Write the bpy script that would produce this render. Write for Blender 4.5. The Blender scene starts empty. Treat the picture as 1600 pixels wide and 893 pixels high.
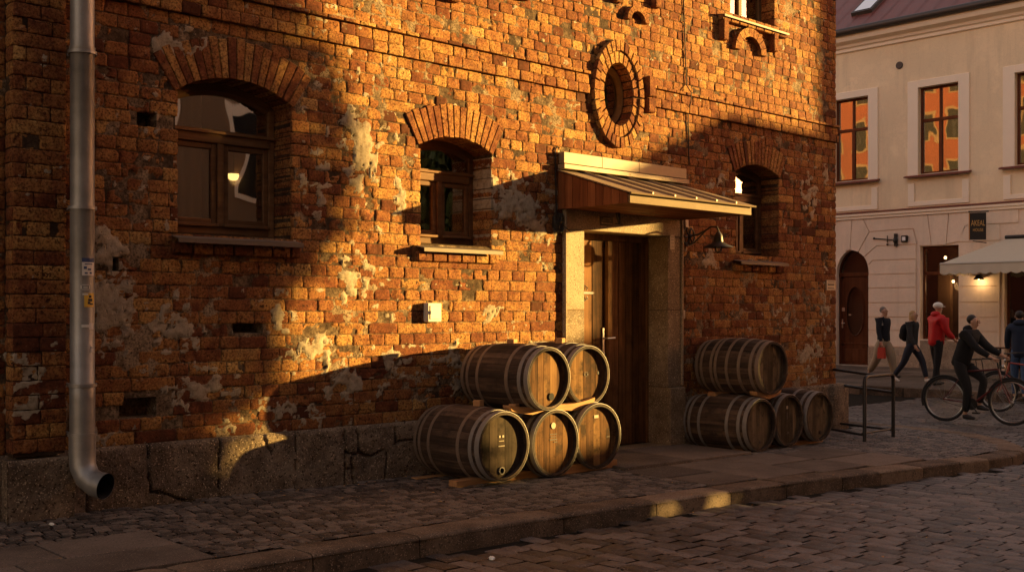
import bpy, bmesh, math, random
import numpy as np
from mathutils import Vector, Matrix
random.seed(7); rng = np.random.default_rng(11)
R = math.radians
S = bpy.context.scene

# ------------------------------------------------------------------ camera
cam = bpy.data.cameras.new('camera'); cam.lens = 39.0; cam.sensor_width = 36
cam.shift_y = 0.0253; cam.clip_start = .1; cam.clip_end = 2000
co = bpy.data.objects.new('camera', cam); S.collection.objects.link(co)
co.location = (0, -8.2, 1.6)
yaw = math.atan2(1840, 1734.)
co.rotation_euler = (R(90), 0, yaw - R(90))
S.camera = co
# ------------------------------------------------------------------ light
sv = Vector((2.16, -1.04, .27)).normalized()          # towards the sun
elev = math.asin(sv.z)
wd = bpy.data.worlds.new('World'); S.world = wd; wd.use_nodes = True
wn = wd.node_tree.nodes; wl = wd.node_tree.links
sky = wn.new('ShaderNodeTexSky'); sky.sky_type = 'NISHITA'; sky.sun_disc = False
sky.sun_elevation = elev; sky.sun_rotation = math.atan2(sv.x, sv.y)
tint = wn.new('ShaderNodeMix'); tint.data_type = 'RGBA'; tint.blend_type = 'MULTIPLY'
tint.inputs[0].default_value = 1
wl.new(sky.outputs[0], tint.inputs[6]); tint.inputs[7].default_value = (1.0, .575, .42, 1)
wl.new(tint.outputs[2], wn['Background'].inputs[0])
wn['Background'].inputs[1].default_value = .15
sl = bpy.data.lights.new('sun', 'SUN'); sl.energy = 5.0; sl.angle = R(.6); sl.color = (1.0, .63, .18)
so = bpy.data.objects.new('sun', sl); S.collection.objects.link(so)
so.rotation_euler = sv.to_track_quat('Z', 'Y').to_euler()
S.view_settings.view_transform = 'Standard'; S.view_settings.look = 'None'
S.view_settings.exposure = 2.4; S.view_settings.gamma = 1
S.cycles.max_bounces = 8; S.cycles.transparent_max_bounces = 12
try: S.cycles.use_denoising = True
except Exception: pass

# ------------------------------------------------------------------ helpers
def vnoise(x, y, seed=0):
    x = np.asarray(x, float); y = np.asarray(y, float)
    xi = np.floor(x).astype(np.int64); yi = np.floor(y).astype(np.int64)
    fx = x - xi; fy = y - yi
    fx = fx * fx * (3 - 2 * fx); fy = fy * fy * (3 - 2 * fy)
    def h(a, b):
        n = (a * 374761393 + b * 668265263 + seed * 982451653) & 0xffffffff
        n = ((n ^ (n >> 13)) * 1274126177) & 0xffffffff
        return ((n ^ (n >> 16)) & 0xffff) / 65535.0
    return (h(xi, yi) * (1 - fx) + h(xi + 1, yi) * fx) * (1 - fy) + (h(xi, yi + 1) * (1 - fx) + h(xi + 1, yi + 1) * fx) * fy
def fbm(x, y, seed=0, oct=4):
    v = 0; a = .5; t = 0
    for i in range(oct):
        v = v + a * vnoise(np.asarray(x) * 2 ** i, np.asarray(y) * 2 ** i, seed + i); t += a; a *= .5
    return v / t
def sstep(a, b, x):
    t = np.clip((x - a) / (b - a), 0, 1); return t * t * (3 - 2 * t)

class MB:
    def __init__(s): s.v = []; s.f = []; s.m = []; s.t = []; s.p = []
    def add(s, vs, fs, mi=0, t=.5, p=None):
        b = len(s.v); s.v += [tuple(q) for q in vs]; s.f += [tuple(i + b for i in f) for f in fs]; s.m += [mi] * len(fs)
        s.t += list(t) if hasattr(t, '__len__') else [t] * len(vs)
        s.p += list(p) if p is not None else [-1.] * len(vs)
        return s
    def box(s, x0, x1, y0, y1, z0, z1, mi=0, t=.5, c=0):
        if c:
            b = MB().box(x0, x1, y0, y1, z0, z1)
            return s.bev(b, c, mi, t)
        vs = [(x, y, z) for x in (x0, x1) for y in (y0, y1) for z in (z0, z1)]
        return s.add(vs, [(0, 1, 3, 2), (4, 6, 7, 5), (0, 4, 5, 1), (2, 3, 7, 6), (0, 2, 6, 4), (1, 5, 7, 3)], mi, t)
    def bev(s, b, c, mi=0, t=.5):
        bm = bmesh.new(); vv = [bm.verts.new(q) for q in b.v]
        for f in b.f: bm.faces.new([vv[i] for i in f])
        bmesh.ops.bevel(bm, geom=bm.edges[:], offset=c, segments=1, affect='EDGES', clamp_overlap=True)
        bm.verts.index_update()
        s.add([tuple(q.co) for q in bm.verts], [tuple(q.index for q in f.verts) for f in bm.faces], mi, t); bm.free(); return s
    def prism(s, poly, y0, y1, ax='y', mi=0, t=.5):
        # poly of 2D points; ax: extrusion axis
        n = len(poly)
        def P(a, b, d): return {'y': (a, d, b), 'x': (d, a, b), 'z': (a, b, d)}[ax]
        vs = [P(a, b, y0) for a, b in poly] + [P(a, b, y1) for a, b in poly]
        fs = [tuple(range(n)), tuple(range(2 * n - 1, n - 1, -1))] + [(i, i + n, (i + 1) % n + n, (i + 1) % n) for i in range(n)]
        return s.add(vs, fs, mi, t)
    def tube(s, pts, r, n=8, mi=0, t=.5, cap=True, closed=False):
        pts = [Vector(p) for p in pts]; k = len(pts); rs = r if hasattr(r, '__len__') else [r] * k
        vs = []; up = None
        for i, p in enumerate(pts):
            if closed: d = pts[(i + 1) % k] - pts[i - 1]
            else: d = pts[min(i + 1, k - 1)] - pts[max(i - 1, 0)]
            d.normalize()
            if up is None: up = Vector((0, 0, 1)) if abs(d.z) < .9 else Vector((1, 0, 0))
            a = d.cross(up).normalized(); b = a.cross(d).normalized(); up = b
            for j in range(n):
                q = 2 * math.pi * j / n; vs.append(p + (a * math.cos(q) + b * math.sin(q)) * rs[i])
        fs = []
        for i in range(k if closed else k - 1):
            i2 = (i + 1) % k
            for j in range(n): fs.append((i * n + j, i * n + (j + 1) % n, i2 * n + (j + 1) % n, i2 * n + j))
        if cap and not closed: fs += [tuple(range(n - 1, -1, -1)), tuple((k - 1) * n + j for j in range(n))]
        return s.add(vs, fs, mi, t)
    def lathe(s, prof, c=(0, 0, 0), ax='z', n=32, mi=0, t=.5, closed=False):
        # prof: (radius, height)
        vs = []; k = len(prof)
        for j in range(n):
            q = 2 * math.pi * j / n
            for r, h in prof:
                a, b = r * math.cos(q), r * math.sin(q)
                v = {'z': (a, b, h), 'y': (a, h, b), 'x': (h, a, b)}[ax]
                vs.append((v[0] + c[0], v[1] + c[1], v[2] + c[2]))
        fs = []
        for j in range(n):
            j2 = (j + 1) % n
            for i in range(k if closed else k - 1):
                i2 = (i + 1) % k; fs.append((j * k + i, j2 * k + i, j2 * k + i2, j * k + i2))
        return s.add(vs, fs, mi, t)
    def ball(s, c, r, mi=0, t=.5, n=10):
        rr = r if hasattr(r, '__len__') else (r, r, r)
        prof = [(math.sin(math.pi * i / n), -math.cos(math.pi * i / n)) for i in range(n + 1)]
        b = len(s.v); s.lathe(prof, (0, 0, 0), 'z', n + 4, mi, t)
        for i in range(b, len(s.v)):
            v = s.v[i]; s.v[i] = (c[0] + v[0] * rr[0], c[1] + v[1] * rr[1], c[2] + v[2] * rr[2])
        return s
    def xf(s, fn): s.v = [tuple(fn(*v)) for v in s.v]; return s
    def build(s, name, mats, parent=None, smooth=False, sharp=40, fix=True):
        me = bpy.data.meshes.new(name); me.from_pydata(s.v, [], s.f)
        if not isinstance(mats, (list, tuple)): mats = [mats]
        for m in mats: me.materials.append(m)
        me.polygons.foreach_set('material_index', s.m)
        a = me.attributes.new('tint', 'FLOAT', 'POINT'); a.data.foreach_set('value', np.array(s.t, dtype=np.float32))
        a = me.attributes.new('plas', 'FLOAT', 'POINT'); a.data.foreach_set('value', np.array(s.p, dtype=np.float32))
        if fix:
            bm = bmesh.new(); bm.from_mesh(me); bmesh.ops.recalc_face_normals(bm, faces=bm.faces[:]); bm.to_mesh(me); bm.free()
        if smooth:
            me.polygons.foreach_set('use_smooth', [True] * len(me.polygons))
            if sharp: me.set_sharp_from_angle(angle=R(sharp))
        me.update()
        o = bpy.data.objects.new(name, me); S.collection.objects.link(o)
        if parent: o.parent = parent
        return o
def tag(o, label=None, cat=None, group=None, kind=None):
    if label: o['label'] = label
    if cat: o['category'] = cat
    if group: o['group'] = group
    if kind: o['kind'] = kind
    return o
def empty(name, loc=(0, 0, 0), rz=0, **k):
    o = bpy.data.objects.new(name, None); S.collection.objects.link(o); o.location = loc; o.rotation_euler = (0, 0, rz)
    o.empty_display_size = .2
    return tag(o, **k)
def copy_tree(o, parent=None):
    c = o.copy(); S.collection.objects.link(c); c.parent = parent
    for ch in list(o.children): copy_tree(ch, c)
    return c

# ------------------------------------------------------------------ materials
def nt(name):
    m = bpy.data.materials.new(name); m.use_nodes = True; n = m.node_tree.nodes; b = n['Principled BSDF']
    return m, n, m.node_tree.links, b
def node(n, t, **k):
    q = n.new(t)
    for a, v in k.items(): setattr(q, a, v)
    return q
def noise(n, l, scale, detail=4, rough=.6, vec=None, dist=0, stretch=None):
    q = n.new('ShaderNodeTexNoise'); q.inputs['Scale'].default_value = scale; q.inputs['Detail'].default_value = detail
    q.inputs['Roughness'].default_value = rough; q.inputs['Distortion'].default_value = dist
    if vec is None:
        g = n.new('ShaderNodeNewGeometry'); vec = g.outputs['Position']
    if stretch:
        mp = n.new('ShaderNodeMapping'); mp.inputs['Scale'].default_value = stretch; l.new(vec, mp.inputs['Vector']); vec = mp.outputs[0]
    l.new(vec, q.inputs['Vector']); return q.outputs['Fac']
def ramp(n, l, fac, stops):
    q = n.new('ShaderNodeValToRGB'); e = q.color_ramp.elements
    while len(e) < len(stops): e.new(.5)
    for i, (p, c) in enumerate(stops):
        e[i].position = p; e[i].color = (*c, 1) if hasattr(c, '__len__') else (c, c, c, 1)
    l.new(fac, q.inputs[0]); return q.outputs['Color']
def mix(n, l, fac, a, b, mode='MIX'):
    q = n.new('ShaderNodeMix'); q.data_type = 'RGBA'; q.blend_type = mode
    for i, v in ((0, fac), (6, a), (7, b)):
        if isinstance(v, (int, float)): q.inputs[i].default_value = v
        elif isinstance(v, tuple): q.inputs[i].default_value = (*v, 1)
        else: l.new(v, q.inputs[i])
    return q.outputs[2]
def mth(n, l, op, a, b=0., c=0.):
    q = n.new('ShaderNodeMath'); q.operation = op
    for i, v in enumerate((a, b, c)):
        if isinstance(v, (int, float)): q.inputs[i].default_value = v
        else: l.new(v, q.inputs[i])
    return q.outputs[0]
def bump(n, l, b, h, strength=.5, dist=.01):
    q = n.new('ShaderNodeBump'); q.inputs['Strength'].default_value = strength; q.inputs['Distance'].default_value = dist
    l.new(h, q.inputs['Height']); l.new(q.outputs[0], b.inputs['Normal'])
def attr(n, name):
    q = n.new('ShaderNodeAttribute'); q.attribute_name = name; return q.outputs['Fac']
def objvec(n): return n.new('ShaderNodeTexCoord').outputs['Object']

def brick_mat(name, stops, use_plaster=True, mortar=False):
    m, n, l, b = nt(name)
    big = noise(n, l, .9, 3); mid = noise(n, l, 9, 5, .65); fine = noise(n, l, 55, 4, .7); spots = noise(n, l, 30, 3, .55)
    t = attr(n, 'tint')
    f = mth(n, l, 'ADD', t, mth(n, l, 'MULTIPLY', mth(n, l, 'SUBTRACT', mid, .5), 1.15))
    f = mth(n, l, 'ADD', f, mth(n, l, 'MULTIPLY', mth(n, l, 'SUBTRACT', big, .5), .5))
    c = ramp(n, l, f, stops)
    if not mortar:
        c = mix(n, l, mth(n, l, 'MULTIPLY', ramp(n, l, spots, [(.58, 0), (.63, 1)]), ramp(n, l, noise(n, l, 3.3, 3), [(.40, .05), (.60, .9)])), c, (.03, .014, .008))
        c = mix(n, l, ramp(n, l, noise(n, l, 2.6, 7, .72), [(.52, 0), (.70, .55)]), c, (.10, .045, .022))
        c = mix(n, l, ramp(n, l, noise(n, l, 14, 6, .75), [(.60, 0), (.70, .75)]), c, (.30, .23, .15))
    c = mix(n, l, ramp(n, l, fine, [(.36, .9), (.56, 0)]), c, tuple(x * .45 for x in stops[1][1]))
    h = mth(n, l, 'ADD', mth(n, l, 'MULTIPLY', mid, .8), mth(n, l, 'MULTIPLY', fine, .5))
    h = mth(n, l, 'SUBTRACT', h, mth(n, l, 'MULTIPLY', ramp(n, l, spots, [(.64, 0), (.72, 1)]), .8))
    if use_plaster:
        pf = mth(n, l, 'ADD', attr(n, 'plas'), mth(n, l, 'MULTIPLY', mth(n, l, 'SUBTRACT', noise(n, l, 28, 5, .7), .5), .9))
        pm = ramp(n, l, pf, [(.0, 0), (.10, 1)])
        pc = ramp(n, l, noise(n, l, 16, 6, .7), [(.3, (.13, .095, .06)), (.45, (.27, .215, .15)), (.7, (.38, .32, .24))])
        c = mix(n, l, pm, c, pc)
        h = mth(n, l, 'ADD', h, mth(n, l, 'MULTIPLY', pm, .5))
    l.new(c, b.inputs['Base Color']); b.inputs['Roughness'].default_value = .88
    b.inputs['Specular IOR Level'].default_value = .06
    bump(n, l, b, h, .8, .008)
    return m
M = {}
M['brick'] = brick_mat('brick', [(.0, (.07, .026, .014)), (.22, (.14, .046, .022)), (.5, (.255, .110, .040)), (.72, (.35, .182, .060)), (1, (.45, .28, .10))])
M['mortar'] = brick_mat('mortar', [(.15, (.025, .015, .010)), (.45, (.07, .045, .028)), (.65, (.16, .11, .067)), (.85, (.30, .22, .14))], mortar=True)
M['arch_brick'] = brick_mat('arch_brick', [(.0, (.14, .04, .018)), (.25, (.28, .075, .028)), (.6, (.38, .12, .042)), (1, (.42, .19, .07))], use_plaster=False)

def stone(name, stops, sc=6, bs=.6, bd=.01, rough=.85, speck=None, vec=None, tintw=.4, spec=.12):
    m, n, l, b = nt(name)
    a = noise(n, l, sc, 6, .65); f2 = noise(n, l, sc * 9, 4, .7)
    f = mth(n, l, 'ADD', a, mth(n, l, 'MULTIPLY', mth(n, l, 'SUBTRACT', attr(n, 'tint'), .5), tintw))
    c = ramp(n, l, f, stops)
    if speck:
        c = mix(n, l, ramp(n, l, noise(n, l, speck[0], 2, .5), [(.58, 0), (.66, 1)]), c, speck[1])
        c = mix(n, l, ramp(n, l, noise(n, l, speck[0] * 1.7, 2, .5), [(.62, 0), (.68, 1)]), c, tuple(min(1, x * 1.7) for x in stops[-1][1]))
    l.new(c, b.inputs['Base Color']); b.inputs['Roughness'].default_value = rough
    b.inputs['Specular IOR Level'].default_value = spec
    bump(n, l, b, mth(n, l, 'ADD', a, mth(n, l, 'MULTIPLY', f2, .5)), bs, bd)
    return m
M['plinth'] = stone('plinth_stone', [(.25, (.055, .04, .028)), (.5, (.145, .105, .073)), (.75, (.27, .205, .145))], 4, 1., .03, .9, (45, (.045, .03, .02)))
M['granite'] = stone('granite', [(.3, (.15, .105, .065)), (.5, (.25, .185, .12)), (.75, (.33, .26, .175))], 3, .35, .006, .75, (60, (.10, .07, .045)))
M['kerb'] = stone('kerb_granite', [(.3, (.065, .044, .03)), (.5, (.13, .09, .062)), (.75, (.21, .15, .105))], 4, .6, .012, .75, (60, (.05, .04, .03)))
M['sett'] = stone('sett_stone', [(.25, (.03, .022, .017)), (.5, (.08, .06, .048)), (.8, (.15, .115, .09))], 7, .7, .012, .62, (50, (.03, .025, .02)), tintw=.8, spec=.45)
M['road_sett'] = stone('road_sett_stone', [(.25, (.028, .022, .02)), (.5, (.068, .054, .048)), (.8, (.13, .105, .094))], 6, .7, .012, .5, (50, (.022, .02, .018)), tintw=.8, spec=.5)
M['slab'] = stone('paving_slab', [(.3, (.075, .056, .044)), (.5, (.12, .092, .072)), (.75, (.17, .13, .103))], 2.5, .35, .006, .7, (70, (.07, .055, .045)), tintw=.5)
M['dirt'] = stone('joint_dirt', [(.3, (.008, .006, .004)), (.6, (.016, .012, .008)), (.8, (.03, .032, .017))], 8, .9, .01, .95)
M['asphalt'] = stone('asphalt', [(.3, (.035, .03, .027)), (.7, (.07, .06, .055))], 20, .5, .01, .85)

def wood(name, stops, axis='x', sc=1., rough=.6, bs=.4, stain=None, world=False, spec=.08, grain=26):
    m, n, l, b = nt(name)
    st = {'x': (1.2, grain, grain), 'y': (grain, 1.2, grain), 'z': (grain, grain, 1.2)}[axis]
    st = tuple(q * sc for q in st)
    vec = n.new('ShaderNodeNewGeometry').outputs['Position'] if world else objvec(n)
    oi = n.new('ShaderNodeObjectInfo')
    va = node(n, 'ShaderNodeVectorMath', operation='ADD'); l.new(vec, va.inputs[0])
    cx = n.new('ShaderNodeCombineXYZ'); l.new(mth(n, l, 'MULTIPLY', attr(n, 'tint'), 37.), cx.inputs[0]); l.new(mth(n, l, 'MULTIPLY', attr(n, 'tint'), 91.), cx.inputs[2])
    l.new(mth(n, l, 'MULTIPLY', oi.outputs['Random'], 50.), cx.inputs[1])
    l.new(cx.outputs[0], va.inputs[1]); vec = va.outputs[0]
    g = noise(n, l, 1, 5, .65, vec=vec, stretch=st, dist=.4)
    big = noise(n, l, 3.5, 4, .6, vec=vec)
    f = mth(n, l, 'ADD', mth(n, l, 'MULTIPLY', g, .75), mth(n, l, 'MULTIPLY', big, .4))
    f = mth(n, l, 'ADD', f, mth(n, l, 'MULTIPLY', mth(n, l, 'SUBTRACT', attr(n, 'tint'), .58), .35))
    c = ramp(n, l, f, stops)
    if stain:
        c = mix(n, l, ramp(n, l, noise(n, l, stain[0], 5, .7, vec=vec), [(.50, 0), (.66, stain[1])]), c, stain[2])
    l.new(c, b.inputs['Base Color']); b.inputs['Roughness'].default_value = rough
    b.inputs['Specular IOR Level'].default_value = spec
    bump(n, l, b, g, bs, .004)
    return m
M['stave'] = wood('stave_oak', [(.3, (.016, .011, .008)), (.55, (.055, .034, .023)), (.8, (.14, .09, .06))], 'y', .7, .8, .9, (5, .7, (.014, .010, .008)), spec=.2)
M['head'] = wood('barrel_head_oak', [(.3, (.030, .014, .006)), (.55, (.105, .050, .020)), (.85, (.21, .115, .046))], 'z', .9, .85, .6, (5, .85, (.02, .012, .007)))
M['head_grey'] = wood('weathered_head_oak', [(.3, (.022, .016, .010)), (.55, (.085, .062, .038)), (.85, (.18, .135, .085))], 'z', .9, .7, .6, (5, .85, (.018, .013, .009)))
M['head_shaded'] = wood('shaded_head_oak', [(.3, (.014, .010, .007)), (.55, (.040, .028, .019)), (.85, (.085, .060, .040))], 'z', .9, .85, .6, (5, .85, (.012, .009, .006)))  # darkened copy of the head oak, the lower-left barrel's shade in its colour
M['timber'] = wood('rough_timber', [(.3, (.16, .08, .035)), (.6, (.34, .18, .08)), (.85, (.48, .28, .13))], 'x', 1, .7, .4)
M['door'] = wood('door_oak', [(.3, (.05, .023, .009)), (.55, (.15, .069, .026)), (.85, (.27, .13, .05))], 'z', 1, .8, .6, (4, .5, (.03, .016, .009)), spec=.12)
M['frame'] = wood('window_timber', [(.3, (.07, .034, .016)), (.6, (.15, .077, .036)), (.85, (.25, .14, .07))], 'x', .5, .45, .3)
M['lightframe'] = wood('pale_timber', [(.3, (.07, .042, .02)), (.6, (.13, .08, .038)), (.85, (.19, .125, .065))], 'x', .5, .7, .3, spec=.15)
M['soffit'] = wood('soffit_boards', [(.3, (.10, .034, .014)), (.6, (.19, .068, .026)), (.85, (.27, .11, .045))], 'z', .8, .55, .3)
M['redwood'] = wood('red_door_wood', [(.3, (.045, .014, .007)), (.6, (.09, .029, .012)), (.85, (.13, .048, .02))], 'z', .6, .4, .25)

def plain(name, col, rough=.5, metal=0., var=.15, sc=12, bs=.15, spec=.5, emit=None):
    m, n, l, b = nt(name)
    a = noise(n, l, sc, 5, .65)
    c = mix(n, l, a, tuple(x * (1 - var) for x in col), tuple(min(1, x * (1 + var)) for x in col))
    l.new(c, b.inputs['Base Color']); b.inputs['Metallic'].default_value = metal
    l.new(mth(n, l, 'ADD', rough - .08, mth(n, l, 'MULTIPLY', a, .16)), b.inputs['Roughness'])
    b.inputs['Specular IOR Level'].default_value = spec
    if emit: b.inputs['Emission Color'].default_value = (*emit[0], 1); b.inputs['Emission Strength'].default_value = emit[1]
    bump(n, l, b, a, bs, .004)
    return m
M['zinc'] = plain('zinc_pipe', (.27, .26, .245), .5, .65, .55, 5, .35)
M['hoop'] = plain('hoop_steel', (.20, .18, .165), .6, .25, .45, 22, .3)
M['hoop_rust'] = plain('rusty_hoop_steel', (.18, .13, .095), .65, .3, .45, 22, .4)
M['iron'] = plain('black_iron', (.022, .019, .017), .5, .3, .3, 30, .3)
M['sheet'] = plain('canopy_sheet_metal', (.22, .16, .11), .5, .3, .3, 5, .25)
M['flash'] = plain('flashing_metal', (.24, .17, .10), .6, .1, .25, 6, .25)
M['sill'] = plain('sill_sheet_metal', (.12, .085, .06), .65, .15, .25, 9, .2)
M['steel'] = plain('brushed_steel', (.55, .52, .48), .3, .9, .1)
M['white'] = plain('white_plastic', (.50, .47, .40), .45, 0, .08)
M['cream'] = plain('cream_paint', (.34, .27, .19), .55, 0, .1)
M['dark'] = plain('dark_void', (.008, .006, .005), .95, 0, .1)
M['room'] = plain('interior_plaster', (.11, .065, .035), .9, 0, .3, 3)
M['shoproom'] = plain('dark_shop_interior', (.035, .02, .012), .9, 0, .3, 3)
M['curtain'] = plain('curtain_cloth', (.68, .54, .38), .9, 0, .15, 8)
M['curtain_pale'] = plain('pale_curtain_cloth', (.36, .30, .2), .9, 0, .1, 8)
M['lampglow'] = plain('lamp_shade_lit', (.9, .7, .4), .5, 0, .02, emit=((1., .62, .22), 1.3))
M['bulb'] = plain('bulb_lit', (.9, .7, .4), .5, 0, .02, emit=((1., .66, .30), 3.))
def render_mat(name, col):
    m, n, l, b = nt(name)
    a = noise(n, l, .55, 6, .6); st = noise(n, l, 1, 5, .65, stretch=(3.5, 3.5, .28)); fine = noise(n, l, 30, 4, .7)
    c = mix(n, l, ramp(n, l, a, [(.35, 0), (.65, 1)]), tuple(x * .86 for x in col), col)
    c = mix(n, l, ramp(n, l, st, [(.52, 0), (.72, .5)]), c, tuple(x * .66 for x in col))
    c = mix(n, l, ramp(n, l, noise(n, l, 1.1, 6, .7), [(.60, 0), (.64, .35)]), c, tuple(min(1, x * 1.1) for x in col))
    c = mix(n, l, ramp(n, l, noise(n, l, 2.2, 8, .8), [(.485, 0), (.50, .35), (.515, 0)]), c, tuple(x * .6 for x in col))
    l.new(c, b.inputs['Base Color']); b.inputs['Roughness'].default_value = .9; b.inputs['Specular IOR Level'].default_value = .1
    bump(n, l, b, mth(n, l, 'ADD', a, mth(n, l, 'MULTIPLY', fine, .3)), .35, .02)
    return m
M['facade'] = render_mat('beige_render', (.93, .76, .53))
M['facade_low'] = render_mat('pink_beige_render', (.86, .70, .56))
M['trim'] = plain('pale_trim_render', (.92, .80, .65), .85, 0, .06, 2, .1, .2)
M['fplinth'] = stone('facade_plinth_stone', [(.3, (.20, .15, .11)), (.5, (.30, .23, .17)), (.7, (.40, .31, .23))], 5, .6, .01, .85, (40, (.16, .12, .08)))
M['roof'] = plain('red_roof_metal', (.16, .045, .034), .45, .2, .25, 4, .2)
M['gutter'] = plain('dark_gutter_metal', (.07, .06, .055), .5, .5, .2)
M['redframe'] = wood('mahogany_frame', [(.3, (.085, .026, .013)), (.6, (.15, .05, .022)), (.85, (.21, .08, .035))], 'z', .5, .4, .2)
M['awning'] = plain('cream_canvas', (.60, .54, .43), .85, 0, .06, 6, .1, .2)
M['litter'] = plain('crumpled_paper', (.7, .68, .62), .8, 0, .1)
M['leaf_litter'] = plain('fallen_leaf', (.45, .24, .07), .8, 0, .4)
def glass(name, refl=.32, wob=.02, tintc=(.75, .72, .66), wsc=1.6):
    m, n, l, b = nt(name); out = n['Material Output']; n.remove(b)
    tr = n.new('ShaderNodeBsdfTransparent'); tr.inputs[0].default_value = (*tintc, 1)
    gl = n.new('ShaderNodeBsdfGlossy'); gl.inputs['Roughness'].default_value = .015; gl.inputs[0].default_value = (1, 1, 1, 1)
    fr = n.new('ShaderNodeFresnel'); fr.inputs[0].default_value = 1.5
    f = mth(n, l, 'ADD', fr.outputs[0], refl)
    mx = n.new('ShaderNodeMixShader'); l.new(f, mx.inputs[0]); l.new(tr.outputs[0], mx.inputs[1]); l.new(gl.outputs[0], mx.inputs[2])
    bp = n.new('ShaderNodeBump'); bp.inputs['Strength'].default_value = wob; bp.inputs['Distance'].default_value = .1
    l.new(noise(n, l, wsc, 1, .4), bp.inputs['Height']); l.new(bp.outputs[0], gl.inputs['Normal'])
    l.new(mx.outputs[0], out.inputs['Surface']); return m
M['glass'] = glass('old_window_glass', .26, .10)
M['glass_b'] = glass('facade_window_glass', .36, .03, (.35, .32, .28), 1.6)
M['glass_c'] = glass('shop_window_glass', .05, .04, (.8, .75, .68))

# ------------------------------------------------------------------ ground
def gz(x, y): return .12 - .0142 * (min(x, 15) - 3.4) - .012 * max(0, -y)
KERB = [(-6, -2.31), (3, -2.31), (4.17, -2.31), (5.04, -2.31), (5.88, -2.32), (6.68, -2.37), (8.06, -2.4), (9.09, -2.46), (10.12, -2.58), (10.9, -2.67), (11.73, -2.76), (12.34, -2.85),
        (12.95, -2.88), (13.5, -2.78), (14.1, -2.48), (14.6, -2.05), (14.95, -1.55), (15.12, -1.0), (15.17, -.4), (15.18, .4), (15.2, 3), (15.2, 12), (15.2, 40)]
RZ = -.12
road_z = lambda x, y: gz(min(x, 15), -2.4) - .125 if x < 15.5 else gz(15, -2.4) - .125
# broad ground sheet
g = MB(); g.add([(-400, -400, -.45), (400, -400, -.45), (400, 400, -.45), (-400, 400, -.45)], [(0, 1, 2, 3)])
tag(g.build('ground', M['asphalt']), kind='structure')
# bedding under road setts, follows the road surface
def sheet(name, mat, x0, x1, y0, y1, zf, off, nx, ny):
    b = MB(); xs = np.linspace(x0, x1, nx + 1); ys = np.linspace(y0, y1, ny + 1)
    vs = [(x, y, zf(x, y) + off) for x in xs for y in ys]
    fs = [(i * (ny + 1) + j, (i + 1) * (ny + 1) + j, (i + 1) * (ny + 1) + j + 1, i * (ny + 1) + j + 1) for i in range(nx) for j in range(ny)]
    b.add(vs, fs); return tag(b.build(name, mat), kind='structure')
sheet('road_bed', M['dirt'], -30, 60, -45, 45, road_z, -.014, 60, 10)

def sett(mb, cx, cy, lx, ly, z, ang=0., hi=.0, t=.5, gap=.012, dome=.006, h=.04):
    ca, sa = math.cos(ang), math.sin(ang)
    ax, ay = lx / 2 - gap / 2, ly / 2 - gap / 2
    jit = [(random.uniform(-.006, .006), random.uniform(-.006, .006)) for _ in range(4)]
    tz = [random.uniform(-.0022, .0022) for _ in range(2)]
    vs = []
    us = (-1, -.78, .78, 1)
    for i, u in enumerate(us):
        for j, v in enumerate(us):
            edge = (i in (0, 3)) + (j in (0, 3))
            dz = dome - (.008 if edge == 1 else (.012 if edge == 2 else 0)) + random.uniform(-.0015, .0015) + tz[0] * u + tz[1] * v
            x, y = u * ax, v * ay
            if edge == 2:
                q = (i // 3) * 2 + j // 3; x = x * .975 + jit[q][0] * .6; y = y * .975 + jit[q][1] * .6
            vs.append((cx + x * ca - y * sa, cy + x * sa + y * ca, z + hi + dz))
    fs = [(i * 4 + j, (i + 1) * 4 + j, (i + 1) * 4 + j + 1, i * 4 + j + 1) for i in range(3) for j in range(3)]
    ring = [0, 1, 2, 3, 7, 11, 15, 14, 13, 12, 8, 4]; b = len(vs)
    for r_ in ring: vs.append((vs[r_][0], vs[r_][1], z - h))
    fs += [(ring[k], b + k, b + (k + 1) % 12, ring[(k + 1) % 12]) for k in range(12)]
    mb.add(vs, fs, 0, t)
def kerb_y(x):
    for (a, b), (c, d) in zip(KERB, KERB[1:]):
        if a <= x <= c and c > a: return b + (d - b) * (x - a) / (c - a)
    return -2.3
def inside_pave(x, y, m=0.):    # inside pavement area, offset m inwards from the kerb face
    if x < 12.9: return y > kerb_y(x) + m
    P = Vector((x, y)); best = 9; ins = True
    for (a, b), (c, d) in zip(KERB[10:], KERB[11:]):
        A = Vector((a, b)); D = Vector((c - a, d - b)); t = max(0, min(1, (P - A).dot(D) / D.length_squared)); q = A + D * t
        dd = (P - q).length
        if dd < best: best = dd; ins = D.x * (P.y - A.y) - D.y * (P.x - A.x) > 0
    return ins and best > m
rd = MB(); x = 2.0
while x < 22.5:
    w = random.uniform(.135, .165); y = -7.8 + random.uniform(0, .3); ymax = 2.6
    lean = .02 * math.sin(x * 1.7)
    while y < (ymax if x > 13 else -2.2):
        L = random.uniform(.17, .30)
        cx = x + .14 * (-5 - y) * .0 + lean * (y + 5) * .3 + .018 * math.sin(y * 1.3 + x * .5); cy = y + L / 2
        vis = not (cx < 8 and cy < -6.6)
        if vis and not inside_pave(cx, cy, -.06) and cx < 22.3:
            sett(rd, cx, cy, w, L, road_z(cx, cy) + .010 * math.sin(cx * 1.1) * math.sin(cy * 1.7), random.uniform(-.015, .015), random.uniform(-.0025, .0025), random.random(), .009, .005)
        y += L
    x += w
tag(rd.build('road', M['road_sett'], smooth=True, sharp=0, fix=False), kind='structure')
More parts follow.
